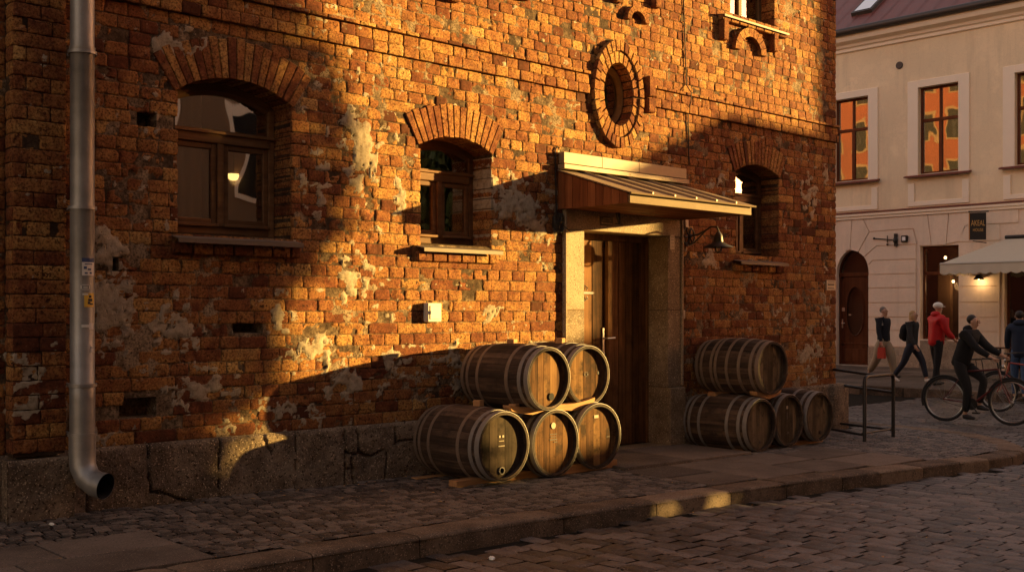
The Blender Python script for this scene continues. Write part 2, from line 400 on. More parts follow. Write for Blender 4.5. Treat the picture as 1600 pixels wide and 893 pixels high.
# pavement bed + setts
def pave_bed():
    b = MB(); inner = []
    pts = KERB
    n = len(pts)
    vs = [(x, y, gz(x, y) - .02) for x, y in pts]
    back = [(min(x, 15) if y < 0 else 13.6, 1.2 if y < 0 else y, 0) for x, y in pts]
    vs2 = [(x if x < 13.6 else 13.6, .05 if y < .05 else y, gz(min(x, 15), 0) - .02) for x, y in pts]
    b.add(vs + vs2, [(i, i + 1, n + i + 1, n + i) for i in range(n - 1)])
    return tag(b.build('pavement_bed', M['dirt']), kind='structure')
pave_bed()
pv = MB()
def in_slab(x, y):
    if 8.22 < x < 11.75 and y < -1.0 + (x - 8.2) * -.07: return True           # slab field before the door
    if 8.3 < x < 10.5 and y > -1.02: return True                                # door stone
    if x < 3.36 and y < -.98: return True                                       # flags at the left
    return False
kk = 0; yrow = .02
while kk < 40:
    yrow -= .098; x = 1.0; kk += 1
    while x < 15.1:
        w = random.uniform(.085, .125)
        cx = x + w / 2; ph = ((cx - 3.2) % 1.5) / 1.5 * 2 - 1
        bow = .07 * (1 - ph * ph); cy = yrow + bow - .04
        sl_ = -2 * ph / .75 * .07
        if cy < -.06 or cx > 14.3:
            if inside_pave(cx, cy, .30) and not in_slab(cx, cy) and not (cx < 14.2 and cy > -.06):
                if cy < 2.2: sett(pv, cx, cy, w, .1, gz(cx, cy) + .004 * math.sin(cx * 3), math.atan(sl_ * .9) if abs(sl_) < 2 else 0, random.uniform(-.0025, .002), random.random(), .010, .005)
        x += w
tag(pv.build('pavement', M['sett'], smooth=True, sharp=0, fix=False), kind='structure')
# slabs
sb = MB()
def slab(x0, x1, y0, y1, up=0., g_=.006):
    z = [gz(x, y) + up for x in (x0, x1) for y in (y0, y1)]
    b = MB(); vs = []
    for i, x in enumerate((x0 + g_, x1 - g_)):
        for j, y in enumerate((y0 + g_, y1 - g_)):
            vs += [(x, y, z[i * 2 + j] - .08), (x, y, z[i * 2 + j] + .006)]
    b.add(vs, [(0, 1, 3, 2), (4, 6, 7, 5), (0, 4, 5, 1), (2, 3, 7, 6), (0, 2, 6, 4), (1, 5, 7, 3)])
    sb.bev(b, .005, 0, random.random())
xs_ = [8.22, 8.95, 9.85, 10.7, 11.75]
for i in range(4):
    a, c = xs_[i], xs_[i + 1]; m = (a + c) / 2; kin = kerb_y(m) + .31
    slab(a, c, kin, kin + (-1.02 - kin) / 2 + random.uniform(-.05, .05)); slab(a, c, kin + (-1.02 - kin) / 2 + .0, -1.04)
slab(8.32, 9.4, -1.0, -.01, .022, .003); slab(9.4, 10.48, -1.0, -.01, .022, .003)
for x0, x1 in ((1.2, 1.95), (1.95, 2.63), (2.63, 3.35)):
    slab(x0, x1, -1.5, -.98); slab(x0 - .3, x1 - .3 if x1 < 3.3 else 3.35, -2.0, -1.5)
tag(sb.build('paving_slabs', M['slab']), kind='structure')
# kerb: rounded stones along the polyline
def kerb_build():
    kb = MB(); pts = [Vector(p) for p in KERB]; seg = []
    d = 0; acc = [0]
    for a, b in zip(pts, pts[1:]): d += (b - a).length; acc.append(d)
    def at(s):
        for i in range(len(acc) - 1):
            if s <= acc[i + 1] or i == len(acc) - 2:
                t = (s - acc[i]) / (acc[i + 1] - acc[i]); p = pts[i].lerp(pts[i + 1], t)
                a_ = (pts[i + 1] - pts[i]).normalized()
                i2 = min(i + 2, len(pts) - 1); b_ = (pts[i2] - pts[i + 1]).normalized() if i2 > i + 1 else a_
                i0 = max(i - 1, 0); c_ = (pts[i] - pts[i - 1]).normalized() if i > 0 else a_
                dr = (a_.lerp(b_, max(0, t - .5)) if t > .5 else a_.lerp(c_, max(0, .5 - t))).normalized()
                return p, Vector((-dr.y, dr.x))
    s = 5.0; joints = []
    lens = iter([1.0, 1.05, .98, .62 + .35, .85, .85, 1.38, 1.05, 1.0, .8, .85, .62, .75, .7, .55, .55, .5, .5, .5, .6, .8] + [1.0] * 60)
    while s < d - 1.2:
        L = next(lens); n = 10; t = random.random(); base = len(kb.v); g_ = .006; up = random.uniform(-.006, .006)
        prof = [(-.004, -.20), (0, -.05), (.004, -.018), (.016, -.004), (.04, .002), (.15, .004), (.27, .002), (.30, -.006), (.31, -.1)]
        vs = []
        for k in range(n + 1):
            q = s + g_ + (L - 2 * g_) * k / n; p, nn = at(q); e = .008 if k in (0, n) else 0
            for (o, h) in prof:
                w = p + nn * (o + (random.uniform(-.003, .003) if h > -.1 else 0) + (e if o < .02 else 0))
                zz = gz(p.x, p.y) + .006 + h + up - (e if h > -.02 else 0) + random.uniform(-.002, .002)
                vs.append((w.x, w.y, zz))
        m = len(prof)
        fs = [(k * m + i, (k + 1) * m + i, (k + 1) * m + i + 1, k * m + i + 1) for k in range(n) for i in range(m - 1)]
        fs += [tuple(range(m)), tuple(n * m + i for i in range(m - 1, -1, -1))]
        kb.add(vs, fs, 0, t); s += L
    tag(kb.build('kerb', M['kerb'], smooth=True, sharp=50), kind='structure')
kerb_build()
# far side: kerb, pavement rising to the facade
fz = lambda x, y: -.02 + (x - 22.3) * .026
b = MB()
for k in range(-20, 40):
    y0 = k * 1.0 + .3
    b2 = MB().box(22.3, 22.55, y0 + .006, y0 + .994, -.35, .0 - .012); b.bev(b2, .012, 0, random.random())
tag(b.build('far_kerb', M['kerb']), kind='structure')
b = MB()
for i in range(9):
    for j in range(-9, 14):
        x0 = 22.56 + i * .62; y0 = j * .62 * 1.5 + (i % 2) * .4
        b.add([(x0 + .005, y0 + .005, fz(x0, 0)), (x0 + .615, y0 + .005, fz(x0 + .62, 0)), (x0 + .615, y0 + .925, fz(x0 + .62, 0)), (x0 + .005, y0 + .925, fz(x0, 0))], [(0, 1, 2, 3)], 0, random.random())
tag(b.build('far_pavement', M['slab']), kind='structure')
b = MB(); b.add([(22.5, -40, -.035), (60, -40, .9), (60, 45, .9), (22.5, 45, -.035)], [(0, 1, 2, 3)])
tag(b.build('far_pavement_bed', M['dirt']), kind='structure')

# ------------------------------------------------------------------ brick building
BB = empty('brick_building', (0, 0, 0), label='old red brick house with arched windows, round window and stone plinth in golden light', cat='building')
X0, X1, ZP, ZT = -1.5, 13.97, .58, 7.4
class Win:
    def __init__(s, x0, x1, zs, zsp, rise, vh=.33):
        s.x0, s.x1, s.zs, s.zsp, s.rise, s.vh = x0, x1, zs, zsp, rise, vh
        s.w = (x1 - x0) / 2; s.cx = (x0 + x1) / 2
        s.R = (s.w ** 2 + rise ** 2) / (2 * rise); s.cz = zsp + rise - s.R
        s.th = math.asin(s.w / s.R)
    def top(s, x): return s.cz + math.sqrt(max(0, s.R ** 2 - (x - s.cx) ** 2))
    def open(s, x, z, m=0.): return s.x0 - m < x < s.x1 + m and s.zs - m < z < s.top(x) + m
    def ring(s, x, z):
        d = math.hypot(x - s.cx, z - s.cz); a = abs(math.atan2(x - s.cx, z - s.cz))
        return s.R - .02 < d < s.R + s.vh + .01 and a < s.th + .05 and z > s.zsp - .12
W = [Win(4.09, 5.13, 2.25, 3.36, .15), Win(6.54, 7.44, 2.27, 3.18, .11, .31), Win(11.58, 12.54, 2.30, 3.37, .11, .31)]
W4 = (11.47, 12.44, 5.30, 6.9)
DF = (8.47, 10.46, 2.75)
OC = (9.33, 4.02, .35, .60); OE = .70
HOLES = [(3.85, 3.10, .07, .07), (4.72, 1.49, .13, .06), (3.78, .87, .14, .07), (2.92, 2.52, .05, .06), (3.60, 1.95, .03, .07)]
def is_open(x, z, m=0.):
    if any(w.open(x, z, m) for w in W): return True
    if W4[0] - m < x < W4[1] + m and W4[2] - m < z < W4[3] + m: return True
    if DF[0] - m < x < DF[1] + m and z < DF[2] + m: return True
    return ((x - OC[0]) / OE) ** 2 + (z - OC[1]) ** 2 < (OC[2] + m) ** 2
def is_block(x, z):
    if is_open(x, z) or any(w.ring(x, z) for w in W): return True
    return ((x - OC[0]) / OE) ** 2 + (z - OC[1]) ** 2 < (OC[3] + .005) ** 2
def is_hole(x, z): return any(abs(x - a) < c and abs(z - b_) < d for a, b_, c, d in HOLES)
PATCH = [(4.03, 3.66, .24, .16, .9), (5.87, 3.06, .17, .26, 1.3), (5.72, 3.30, .08, .14, 1), (6.30, 2.72, .09, .16, 1.1), (7.86, 2.70, .36, .17, 1.5), (3.51, 2.07, .16, .16, 1.3), (3.50, 1.66, .16, .30, 1.3),
         (4.05, 1.52, .25, .20, .9), (4.98, 1.60, .20, .15, .9), (5.76, 1.92, .24, .24, .8), (5.34, 1.27, .22, .15, 1.1), (13.28, 3.13, .16, .26, 1.3), (10.99, 2.22, .24, .14, .9),
         (7.42, 1.6, .12, .1, .6), (13.69, 3.52, .06, .09, 1.1), (2.9, 1.1, .25, .35, .7), (4.3, .98, .4, .16, .6), (6.26, 1.17, .3, .2, .6), (13.3, 1.0, .5, .34, .62), (12.6, 1.5, .55, .35, .3), (5.7, .95, .5, .3, .5), (7.0, 1.1, .35, .3, .45), (5.0, .72, .6, .16, .55), (3.5, .68, .25, .12, .6), (13.7, 1.7, .2, .8, .45), (5.4, 2.75, .3, .5, .15), (6.9, 3.9, .5, .25, .05), (8.2, 2.45, .18, .4, .5), (11.2, 3.1, .5, .3, .25), (7.45,2.8,.12,.35,1.0)]
def plas(x, z):
    x = np.asarray(x, float); z = np.asarray(z, float)
    v = np.full(np.broadcast(x, z).shape, -2.)
    for a, b_, c, d, s_ in PATCH:
        v = np.maximum(v, s_ - 1.15 * np.sqrt(((x - a) / c) ** 2 + ((z - b_) / d) ** 2))
    n1 = fbm(x * 12, z * 14, 5, 5) - .5; n2 = fbm(x * 1.3, z * 1.3, 9, 3) - .5
    n3 = np.abs(fbm(x * 22, z * 16, 15, 4) - .5)
    return np.maximum(v * .7, -.62) + n1 * 3.1 + n2 * .4 - .12 - sstep(.05, .0, n3) * .5

CH = .1025
def brick(mb, u0, u1, z0, z1, d0, dback, fn, t, rough=1., fine=False, warm=0, useplas=True, ero=0.):
    off_guard = 0
    """a brick in panel coords (u, depth, z) with worn edges"""
    if fine: nu, nz = max(6, int((u1 - u0) / .018)), 7
    else: nu, nz = max(3, int((u1 - u0) / .045)), 4
    us = np.concatenate([[0, .003 / (u1 - u0) + .015], np.linspace(0, 1, nu)[1:-1], [1 - .003 / (u1 - u0) - .015, 1]])
    zs = np.concatenate([[0, .05], np.linspace(0, 1, nz)[1:-1], [.95, 1]])
    U, Z = np.meshgrid(us, zs, indexing='ij'); sh = U.shape
    tx, tz = rng.uniform(-.0022, .0022, 2) * rough
    d = d0 + tx * (U - .5) * 2 + tz * (Z - .5) * 2
    uu = u0 + (u1 - u0) * U; zz = z0 + (z1 - z0) * Z
    seed = int(rng.integers(0, 10000))
    nn = fbm(uu * 22, zz * 22, seed, 3) - .5
    d = d + nn * .006 * rough
    if ero: d = d + ero * sstep(.42, .6, fbm(uu * 14, zz * 14, seed + 3, 3)) 
    ed = np.minimum(np.minimum(U, 1 - U) * (u1 - u0), np.minimum(Z, 1 - Z) * (z1 - z0))
    cr = np.minimum(U, 1 - U) * (u1 - u0) + np.minimum(Z, 1 - Z) * (z1 - z0)
    d = d + np.where(ed < .0005, .0022 + .0025 * rng.random(sh), np.where(ed < .012, .001 * rng.random(sh), 0)) + sstep(.035, .0, cr) * .008 * rng.random()
    jit = np.where(ed < .0005, 1, 0)
    uu = uu + jit * rng.uniform(-.0035, .0035, sh) * rough; zz = zz + jit * rng.uniform(-.003, .003, sh) * rough
    P = plas(uu, zz) if useplas else np.full(sh, -1.)
    d = d - np.where(P > 0, .002, 0)
    a, b_ = sh; vs = [fn(x_, y_, z_) for x_, y_, z_ in zip(uu.ravel(), d.ravel(), zz.ravel())]
    fs = [(i * b_ + j, (i + 1) * b_ + j, (i + 1) * b_ + j + 1, i * b_ + j + 1) for i in range(a - 1) for j in range(b_ - 1)]
    ring = [j for j in range(b_)] + [i * b_ + b_ - 1 for i in range(1, a)] + [(a - 1) * b_ + j for j in range(b_ - 2, -1, -1)] + [i * b_ for i in range(a - 2, 0, -1)]
    b0 = len(vs); Ur, Zr = uu.ravel(), zz.ravel()
    for r_ in ring: vs.append(fn(Ur[r_], dback, Zr[r_]))
    k = len(ring); fs += [(ring[i], b0 + i, b0 + (i + 1) % k, ring[(i + 1) % k]) for i in range(k)]
    mb.add(vs, fs, 0, t, list(P.ravel()) + [-1.] * k if not useplas else list(P.ravel()) + list(P.ravel()[ring] * 1.0))
def course_fill(mb, u0, u1, z0, z1, stretch, fn, off=0., blocked=None, holes=None, fine=True, jt=.007, plast=True, opens=None, rough=1.):
    zs = (z0 + .012, (z0 + z1) / 2, z1 - .012)
    n = int((u1 - u0) / .008); free = []
    st = None
    for i in range(n + 1):
        x = u0 + (u1 - u0) * i / n
        bl = blocked and blocked(x, zs[1])
        if not bl and st is None: st = x
        if (bl or i == n) and st is not None:
            e = x
            if e - st > .035: free.append((st, e))
            st = None
    for a, e in free:
        x = a; first = True
        if a == u0: x = a
        while x < e - .012:
            L = (.345 if stretch else .172) * random.uniform(.93, 1.07)
            if random.random() < .08: L = .172 if stretch else .26
            if first and random.random() < .5: L *= .55 if not stretch else .6
            first = False
            x2 = min(x + L, e)
            if e - x2 < .06: x2 = e
            xa, xb = x + jt / 2, x2 - jt / 2
            if x == a and blocked: xa = x
            if x2 == e and blocked: xb = x2
            if xb - xa > .02:
                xm, zm = (xa + xb) / 2, (z0 + z1) / 2
                if not (holes and (holes(xm, zm) or holes(xa + .02, zm) or holes(xb - .02, zm))):
                    dk = .07
                    if opens and (opens(xa - .03, zm) or opens(xb + .03, zm)): dk = .34
                    if xb > X1 - .05: dk = .30
                    t = random.gauss(.5, .14)
                    if random.random() < .05: t -= .35
                    ero = .02 * random.random() if random.random() < .22 else 0
                    brick(mb, xa, xb, z0 + jt / 2, z1 - jt / 2, off + random.uniform(-.002, .002) + (random.uniform(.003, .008) if random.random() < .08 else 0), off + dk, fn, t, fine=fine, ero=ero * rough, useplas=plast, rough=rough)
            x = x2
wall = MB(); front = lambda u, d, z: (u, d, z)
def blk_main(x, z):
    if is_block(x, z): return True
    if 2.78 < x < 3.165: return True
    if 3.955 < z < 4.20 and 3.16 < x and not (8.86 < x < 9.82): return True
    return False
nz = int((ZT - ZP) / CH)
ZC = [ZP + k * CH for k in range(33)] + [4.205 + k * CH for k in range(31)]
for k, z0 in enumerate(ZC):
    z1 = z0 + CH
    st = (k % 2 == 0) if z0 < 2.2 else (k % 4 == 0)
    if z0 > 3.6: st = False
    course_fill(wall, 2.0, X1, z0, z1, st, front, 0., blk_main, is_hole, fine=(z0 < 6), opens=is_open)
# frieze band: two brick courses standing proud, thin ledges over and under
for (za, zb, off) in ((3.9625, 4.065, -.036), (4.065, 4.1675, -.022), (4.1675, 4.205, -.055)):
    for (a, e) in ((3.17, 8.86), (9.82, X1 + .02)):
        course_fill(wall, a, e, za, zb, False, front, off, None, None, True, .007, rough=.6)
wall.box(9.80, 9.92, -.085, .02, 4.06, 4.29, 0, .35, .01); wall.box(9.80, 9.93, -.075, .02, 3.88, 4.04, 0, .3, .01)
# pilaster at the left
pf = lambda u, d, z: (u, d - .15, z)
ps = lambda u, d, z: (2.78 + d, u, z)
for k in range(nz):
    z0 = ZP + .02 + k * CH; z1 = z0 + CH
    course_fill(wall, 2.785, 3.16, z0, z1, k % 2 == 0, pf, 0, None, is_hole, True)
    course_fill(wall, -.145, .0, z0, z1, False, ps, 0, None, None, False, plast=False)
# relief under the upper windows
for cx in (11.29, 12.38, 9.30, 9.98, 6.92, 7.86, 8.6, 5.8, 4.9):
    zb = {11.29: 4.95, 12.38: 4.98, 9.30: 5.03, 9.98: 5.1, 6.92: 4.58, 7.86: 4.78, 8.6: 5.05, 5.8: 5.0, 4.9: 5.0}[cx]
    zt = 5.22
    wall.box(cx - .055, cx + .055, -.075, .03, zb, zt, 0, .4, .012)
for (cx, w_) in ((11.84, .36), (9.64, .20), (7.4, .35)):
    n = 9
    for i in range(n):
        a = math.pi * (i + .5) / n; r0, r1 = w_ * .62, w_ * .95
        da = math.pi / n * .46
        poly = [(cx + r * math.cos(q), 4.88 + r * .9 * math.sin(q)) for r, q in ((r0, a - da), (r1, a - da), (r1, a + da), (r0, a + da))]
        if cx < 8 : poly = [(p, q + .15) for p, q in poly]
        wall.prism(poly, -.06, .02, 'y', 0, random.gauss(.5, .15))
for k in range(8):   # brick sill course under the upper window
    wall.box(11.22 + k * .178, 11.22 + k * .178 + .168, -.07, .02, 5.19, 5.255, 0, random.gauss(.5, .15), .008)
# brick sill courses under the arched windows
for w in W:
    x = w.x0 - .06
    while x < w.x1 + .06:
        wall.box(x + .005, min(x + .172, w.x1 + .07), -.045, .02, w.zs - .19, w.zs - .10, 0, random.gauss(.42, .15), .008); x += .18
# voussoirs of arches
for w in W:
    n = int(2 * w.th * (w.R + .12) / .068); 
    for i in range(n):
        a0 = -w.th - .03 + (2 * w.th + .06) * i / n; a1 = -w.th - .03 + (2 * w.th + .06) * (i + 1) / n; da = (a1 - a0) * .04
        off = random.uniform(-.011, -.007); hh = w.vh + random.uniform(-.012, .012); t = random.gauss(.5, .17)
        vv = []; 
        for y_ in (off, .31):
            for (r_, aa) in ((w.R, a0 + da), (w.R + hh * .5, a0 + da), (w.R + hh, a0 + da), (w.R + hh, a1 - da), (w.R + hh * .5, a1 - da), (w.R, a1 - da)):
                e = random.uniform(-.003, .003)
                vv.append((w.cx + (r_ + e) * math.sin(aa), y_ if y_ > .1 else y_ + random.uniform(0, .004), w.cz + (r_ + e) * math.cos(aa)))
        m_ = MB().add(vv, [(0, 1, 4, 5), (1, 2, 3, 4), (6, 11, 10, 7), (7, 10, 9, 8)] + [(k, (k + 1) % 6, (k + 1) % 6 + 6, k + 6) for k in range(6)])
        wall.bev(m_, .006, 2, t)
    # thin hood line
    # backing behind the arch joints
    pts = [(w.cx + (w.R + .004) * math.sin(a), w.cz + (w.R + .004) * math.cos(a)) for a in np.linspace(-w.th - .03, w.th + .03, 16)]
    pts += [(w.cx + (w.R + w.vh - .01) * math.sin(a), w.cz + (w.R + w.vh - .01) * math.cos(a)) for a in np.linspace(w.th + .03, -w.th - .03, 16)]
    wall.prism(pts, .012, .30, 'y', 1, .35)
# oculus rings
for (r0, r1, n, y0) in ((OC[2], OC[2] + .125, 24, -.038), (OC[2] + .132, OC[3], 32, -.055)):
    for i in range(n):
        a0 = 2 * math.pi * i / n; a1 = 2 * math.pi * (i + 1) / n; da = .005 / r1 * 1.3
        q = [(OC[0] + OE * r_ * math.cos(a), OC[1] + r_ * math.sin(a)) for r_, a in ((r0, a0 + da), (r1, a0 + da), (r1, a1 - da), (r0, a1 - da))]
        m_ = MB().prism(q, y0 + random.uniform(-.004, .004), .30 if r0 == OC[2] else .03, 'y'); wall.bev(m_, .006, 0, random.gauss(.55, .18))
ob = len(wall.v)
wall.lathe([(OC[2] + .004, .28), (OC[2] + .004, -.02), (OC[3] - .01, -.038), (OC[3] - .01, .02)], (OC[0], 0, OC[1]), 'y', 48, 1, .3)
for i in range(ob, len(wall.v)): wall.v[i] = (OC[0] + (wall.v[i][0] - OC[0]) * OE, wall.v[i][1], wall.v[i][2])
# mortar bed as a height field
cs = .02; gx = np.arange(1.9, X1 - .02, cs); gzz = np.arange(ZP - .02, 6.6, cs)
GX, GZ = np.meshgrid(gx, gzz, indexing='ij'); PL = plas(GX, GZ)
D_ = .0100 - .0105 * sstep(.45, .8, fbm(GX * 5, GZ * 5, 21, 4)) + .006 * (fbm(GX * 30, GZ * 30, 33, 2) - .5)
D_ = D_ - sstep(-.1, .4, PL) * .015 
hm = np.zeros(GX.shape, bool)
for a, b_, c, d in HOLES: hm |= (abs(GX - a) < c) & (abs(GZ - b_) < d)
D_ = np.where(hm, .16, D_)
TT = .25 + .5 * fbm(GX * 2.2, GZ * 2.2, 40, 4) + sstep(2.0, .9, GZ) * .12 + sstep(.005, .0005, D_) * .22
op = np.zeros(GX.shape, bool)
for w in W:
    op |= (GX > w.x0 - .012) & (GX < w.x1 + .012) & (GZ > w.zs - .012) & ((GX - w.cx) ** 2 + (GZ - w.cz) ** 2 < (w.R + .14) ** 2)
op |= (GX > W4[0] - .012) & (GX < W4[1] + .012) & (GZ > W4[2] - .012)
op |= (GX > DF[0] - .012) & (GX < DF[1] + .012) & (GZ < DF[2] + .012)
op |= ((GX - OC[0]) / OE) ** 2 + (GZ - OC[1]) ** 2 < (OC[2] + .08) ** 2
nb = GX.shape[1]; base = len(wall.v)
cell = ~(op[:-1, :-1] | op[1:, :-1] | op[:-1, 1:] | op[1:, 1:]); ii, jj = np.nonzero(cell)
fsx = np.stack([ii * nb + jj, (ii + 1) * nb + jj, (ii + 1) * nb + jj + 1, ii * nb + jj + 1], 1)
wall.add(list(zip(GX.ravel(), D_.ravel(), GZ.ravel())), [tuple(map(int, f)) for f in fsx], 1, list(TT.ravel()), list(PL.ravel()))
# pilaster core, reveals, shell, returns
wall.box(2.79, 3.15, -.138, .02, ZP, ZT, 1, .3)
for w in W:
    for xx, sg in ((w.x0, -1), (w.x1, 1)):
        wall.box(min(xx + sg * .008, xx + sg * .03), max(xx + sg * .008, xx + sg * .03), .02, .33, w.zs - .05, w.zsp + .08, 1, .35)
    wall.box(w.x0 - .01, w.x1 + .01, .02, .33, w.zs - .08, w.zs - .02, 1, .3)
wall.box(W4[0] - .03, W4[0] - .008, .02, .33, 5.25, ZT, 1, .3); wall.box(W4[1] + .008, W4[1] + .03, .02, .33, 5.25, ZT, 1, .3)
wall.box(X1 - .02, X1, .02, 8.5, -.2, ZT, 1, .5); 
wall.box(2.0, 1.95, .0, .3, 0, ZT, 1, .4); wall.box(-1.5, 2.0, .012, .3, ZP, ZT, 1, .3)
k = 0
wall.build('wall', [M['brick'], M['mortar'], M['brick']], BB, smooth=True, sharp=35, fix=False)
# the rest of the house, seen only from the side streets and in reflections
def brick_shader(name, c1, c2, sc, vecmode='yz'):
    m, n, l, b = nt(name); g_ = n.new('ShaderNodeNewGeometry').outputs['Position']
    sp = n.new('ShaderNodeSeparateXYZ'); l.new(g_, sp.inputs[0]); cb = n.new('ShaderNodeCombineXYZ')
    l.new(sp.outputs['Y' if vecmode == 'yz' else 'X'], cb.inputs[0]); l.new(sp.outputs['Z'], cb.inputs[1])
    br = n.new('ShaderNodeTexBrick'); br.inputs['Scale'].default_value = 1; br.inputs['Brick Width'].default_value = sc; br.inputs['Row Height'].default_value = sc / 3
    br.inputs['Mortar Size'].default_value = .008; br.inputs['Color1'].default_value = (*c1, 1); br.inputs['Color2'].default_value = (*c2, 1); br.inputs['Mortar'].default_value = (.3, .25, .18, 1)
    l.new(cb.outputs[0], br.inputs['Vector']); l.new(mix(n, l, .35, br.outputs[0], ramp(n, l, noise(n, l, 2, 5), [(.3, tuple(x * .6 for x in c1)), (.7, c2)])), b.inputs['Base Color'])
    b.inputs['Roughness'].default_value = .9; bump(n, l, b, br.outputs['Fac'], -.5, .01); return m
M['tower_brick'] = plain('tower_brick_render', (.095, .023, .009), .9, 0, .5, .35)
M['brick_far'] = brick_shader('far_brick', (.34, .10, .035), (.42, .16, .06), .26)
sh = MB(); sh.box(-1.5, X1 - .03, .34, .40, ZT - .1, 9.0, 0); sh.box(-1.5, X1, .0, 8.5, 7.4, 10.0, 0); sh.box(-1.6, -1.5, 0, 8.5, 0, 7.4, 0)
sh.box(-1.5, X1 - .02, 8.4, 8.5, 0, 7.4, 0)
sh.build('upper_storey', M['brick_far'], BB)
# plinth of large rough stones (height field with joints)
plj = [[(3.83, .6), (3.83, .33), (3.86, .22), (4.0, .16), (4.16, .10)], [(4.43, .62), (4.42, 0)], [(5.15, .62), (5.14, 0)], [(5.64, .62), (5.66, 0)], [(5.78, .60), (5.80, .36), (5.72, .3), (5.76, 0)], [(5.66, .36), (5.95, .30), (6.22, .40), (6.48, .42), (6.6, .44)],
       [(5.80, .36), (5.9, .30)], [(6.20, .60), (6.22, .41)], [(6.12, .33), (6.1, 0)], [(6.72, .6), (6.74, 0)], [(7.5, .6), (7.5, 0)], [(8.1, .6), (8.1, 0)], [(11.0, .6), (11.0, 0)], [(11.9, .6), (11.9, 0)], [(12.8, .6), (12.8, 0)], [(3.36, .6), (3.36, 0)],
       [(4.80, .6), (4.92, .42)], [(5.66, .22), (5.76, .2)], [(2.2, .6), (2.2, 0)], [(1, .6), (1, 0)]]
def plinth_field(x0, x1, y0, zb, zt, tx, seed, cap=True):
    gx = np.linspace(x0, x1, int((x1 - x0) / .016) + 2); gq = np.linspace(zb, zt, int((zt - zb) / .016) + 2)
    A, B = np.meshgrid(gx, gq, indexing='ij'); D = y0 - .028 * (fbm(A * 3, B * 3, seed, 5) - .5) * 2 - .008 * (fbm(A * 22, B * 22, seed + 5, 3) - .5)
    T = .5 + .5 * (fbm(A * .8, B * .8, seed + 9, 3) - .5)
    wob = .02 * (fbm(A * 7, B * 7, seed + 7, 3) - .5) * 2
    for k, pl in enumerate(plj):
        for (a, b_), (c, d) in zip(pl, pl[1:]):
            ex, ez = c - a, d - b_; q = np.clip(((A - a) * ex + (B - b_) * ez) / (ex * ex + ez * ez), 0, 1)
            ds = np.hypot(A + wob - a - q * ex, B + wob - b_ - q * ez); D = D + .035 * sstep(.013, .003, ds); T = T - .35 * sstep(.02, .0, ds)
    D = D + .03 * sstep(zt - .035, zt, B) ** 2
    P = fbm(A * 6, B * 6, seed + 20, 4) * 2 - 1.25 + np.where((A > 5.1) & (A < 5.6) & (B < .4), .3, -.15)
    b = MB(); n_ = A.shape[1]
    vs = list(zip(A.ravel(), D.ravel(), B.ravel()))
    fs = [(i * n_ + j, (i + 1) * n_ + j, (i + 1) * n_ + j + 1, i * n_ + j + 1) for i in range(A.shape[0] - 1) for j in range(n_ - 1)]
    b.add(vs, fs, 0, list(T.ravel()), list(P.ravel()))
    b.box(x0, x1, y0 + .035, .2, zb, zt - .002, 0, .5)
    return b
pl = plinth_field(1.9, 8.46, -.05, -.25, .585, 0, 50)
p2 = plinth_field(10.47, 13.95, -.05, -.25, .60, 0, 60); pl.add(p2.v, p2.f, 0, p2.t, p2.p)
p3 = plinth_field(2.74, 3.20, -.20, -.25, .56, 0, 70); pl.add(p3.v, p3.f, 0, p3.t, p3.p)

b2 = MB().box(13.72, 14.15, -.11, .5, -.25, .60); pl.bev(b2, .035, 0, .6)
pl.build('plinth', M['plinth'], BB, smooth=True, sharp=50)

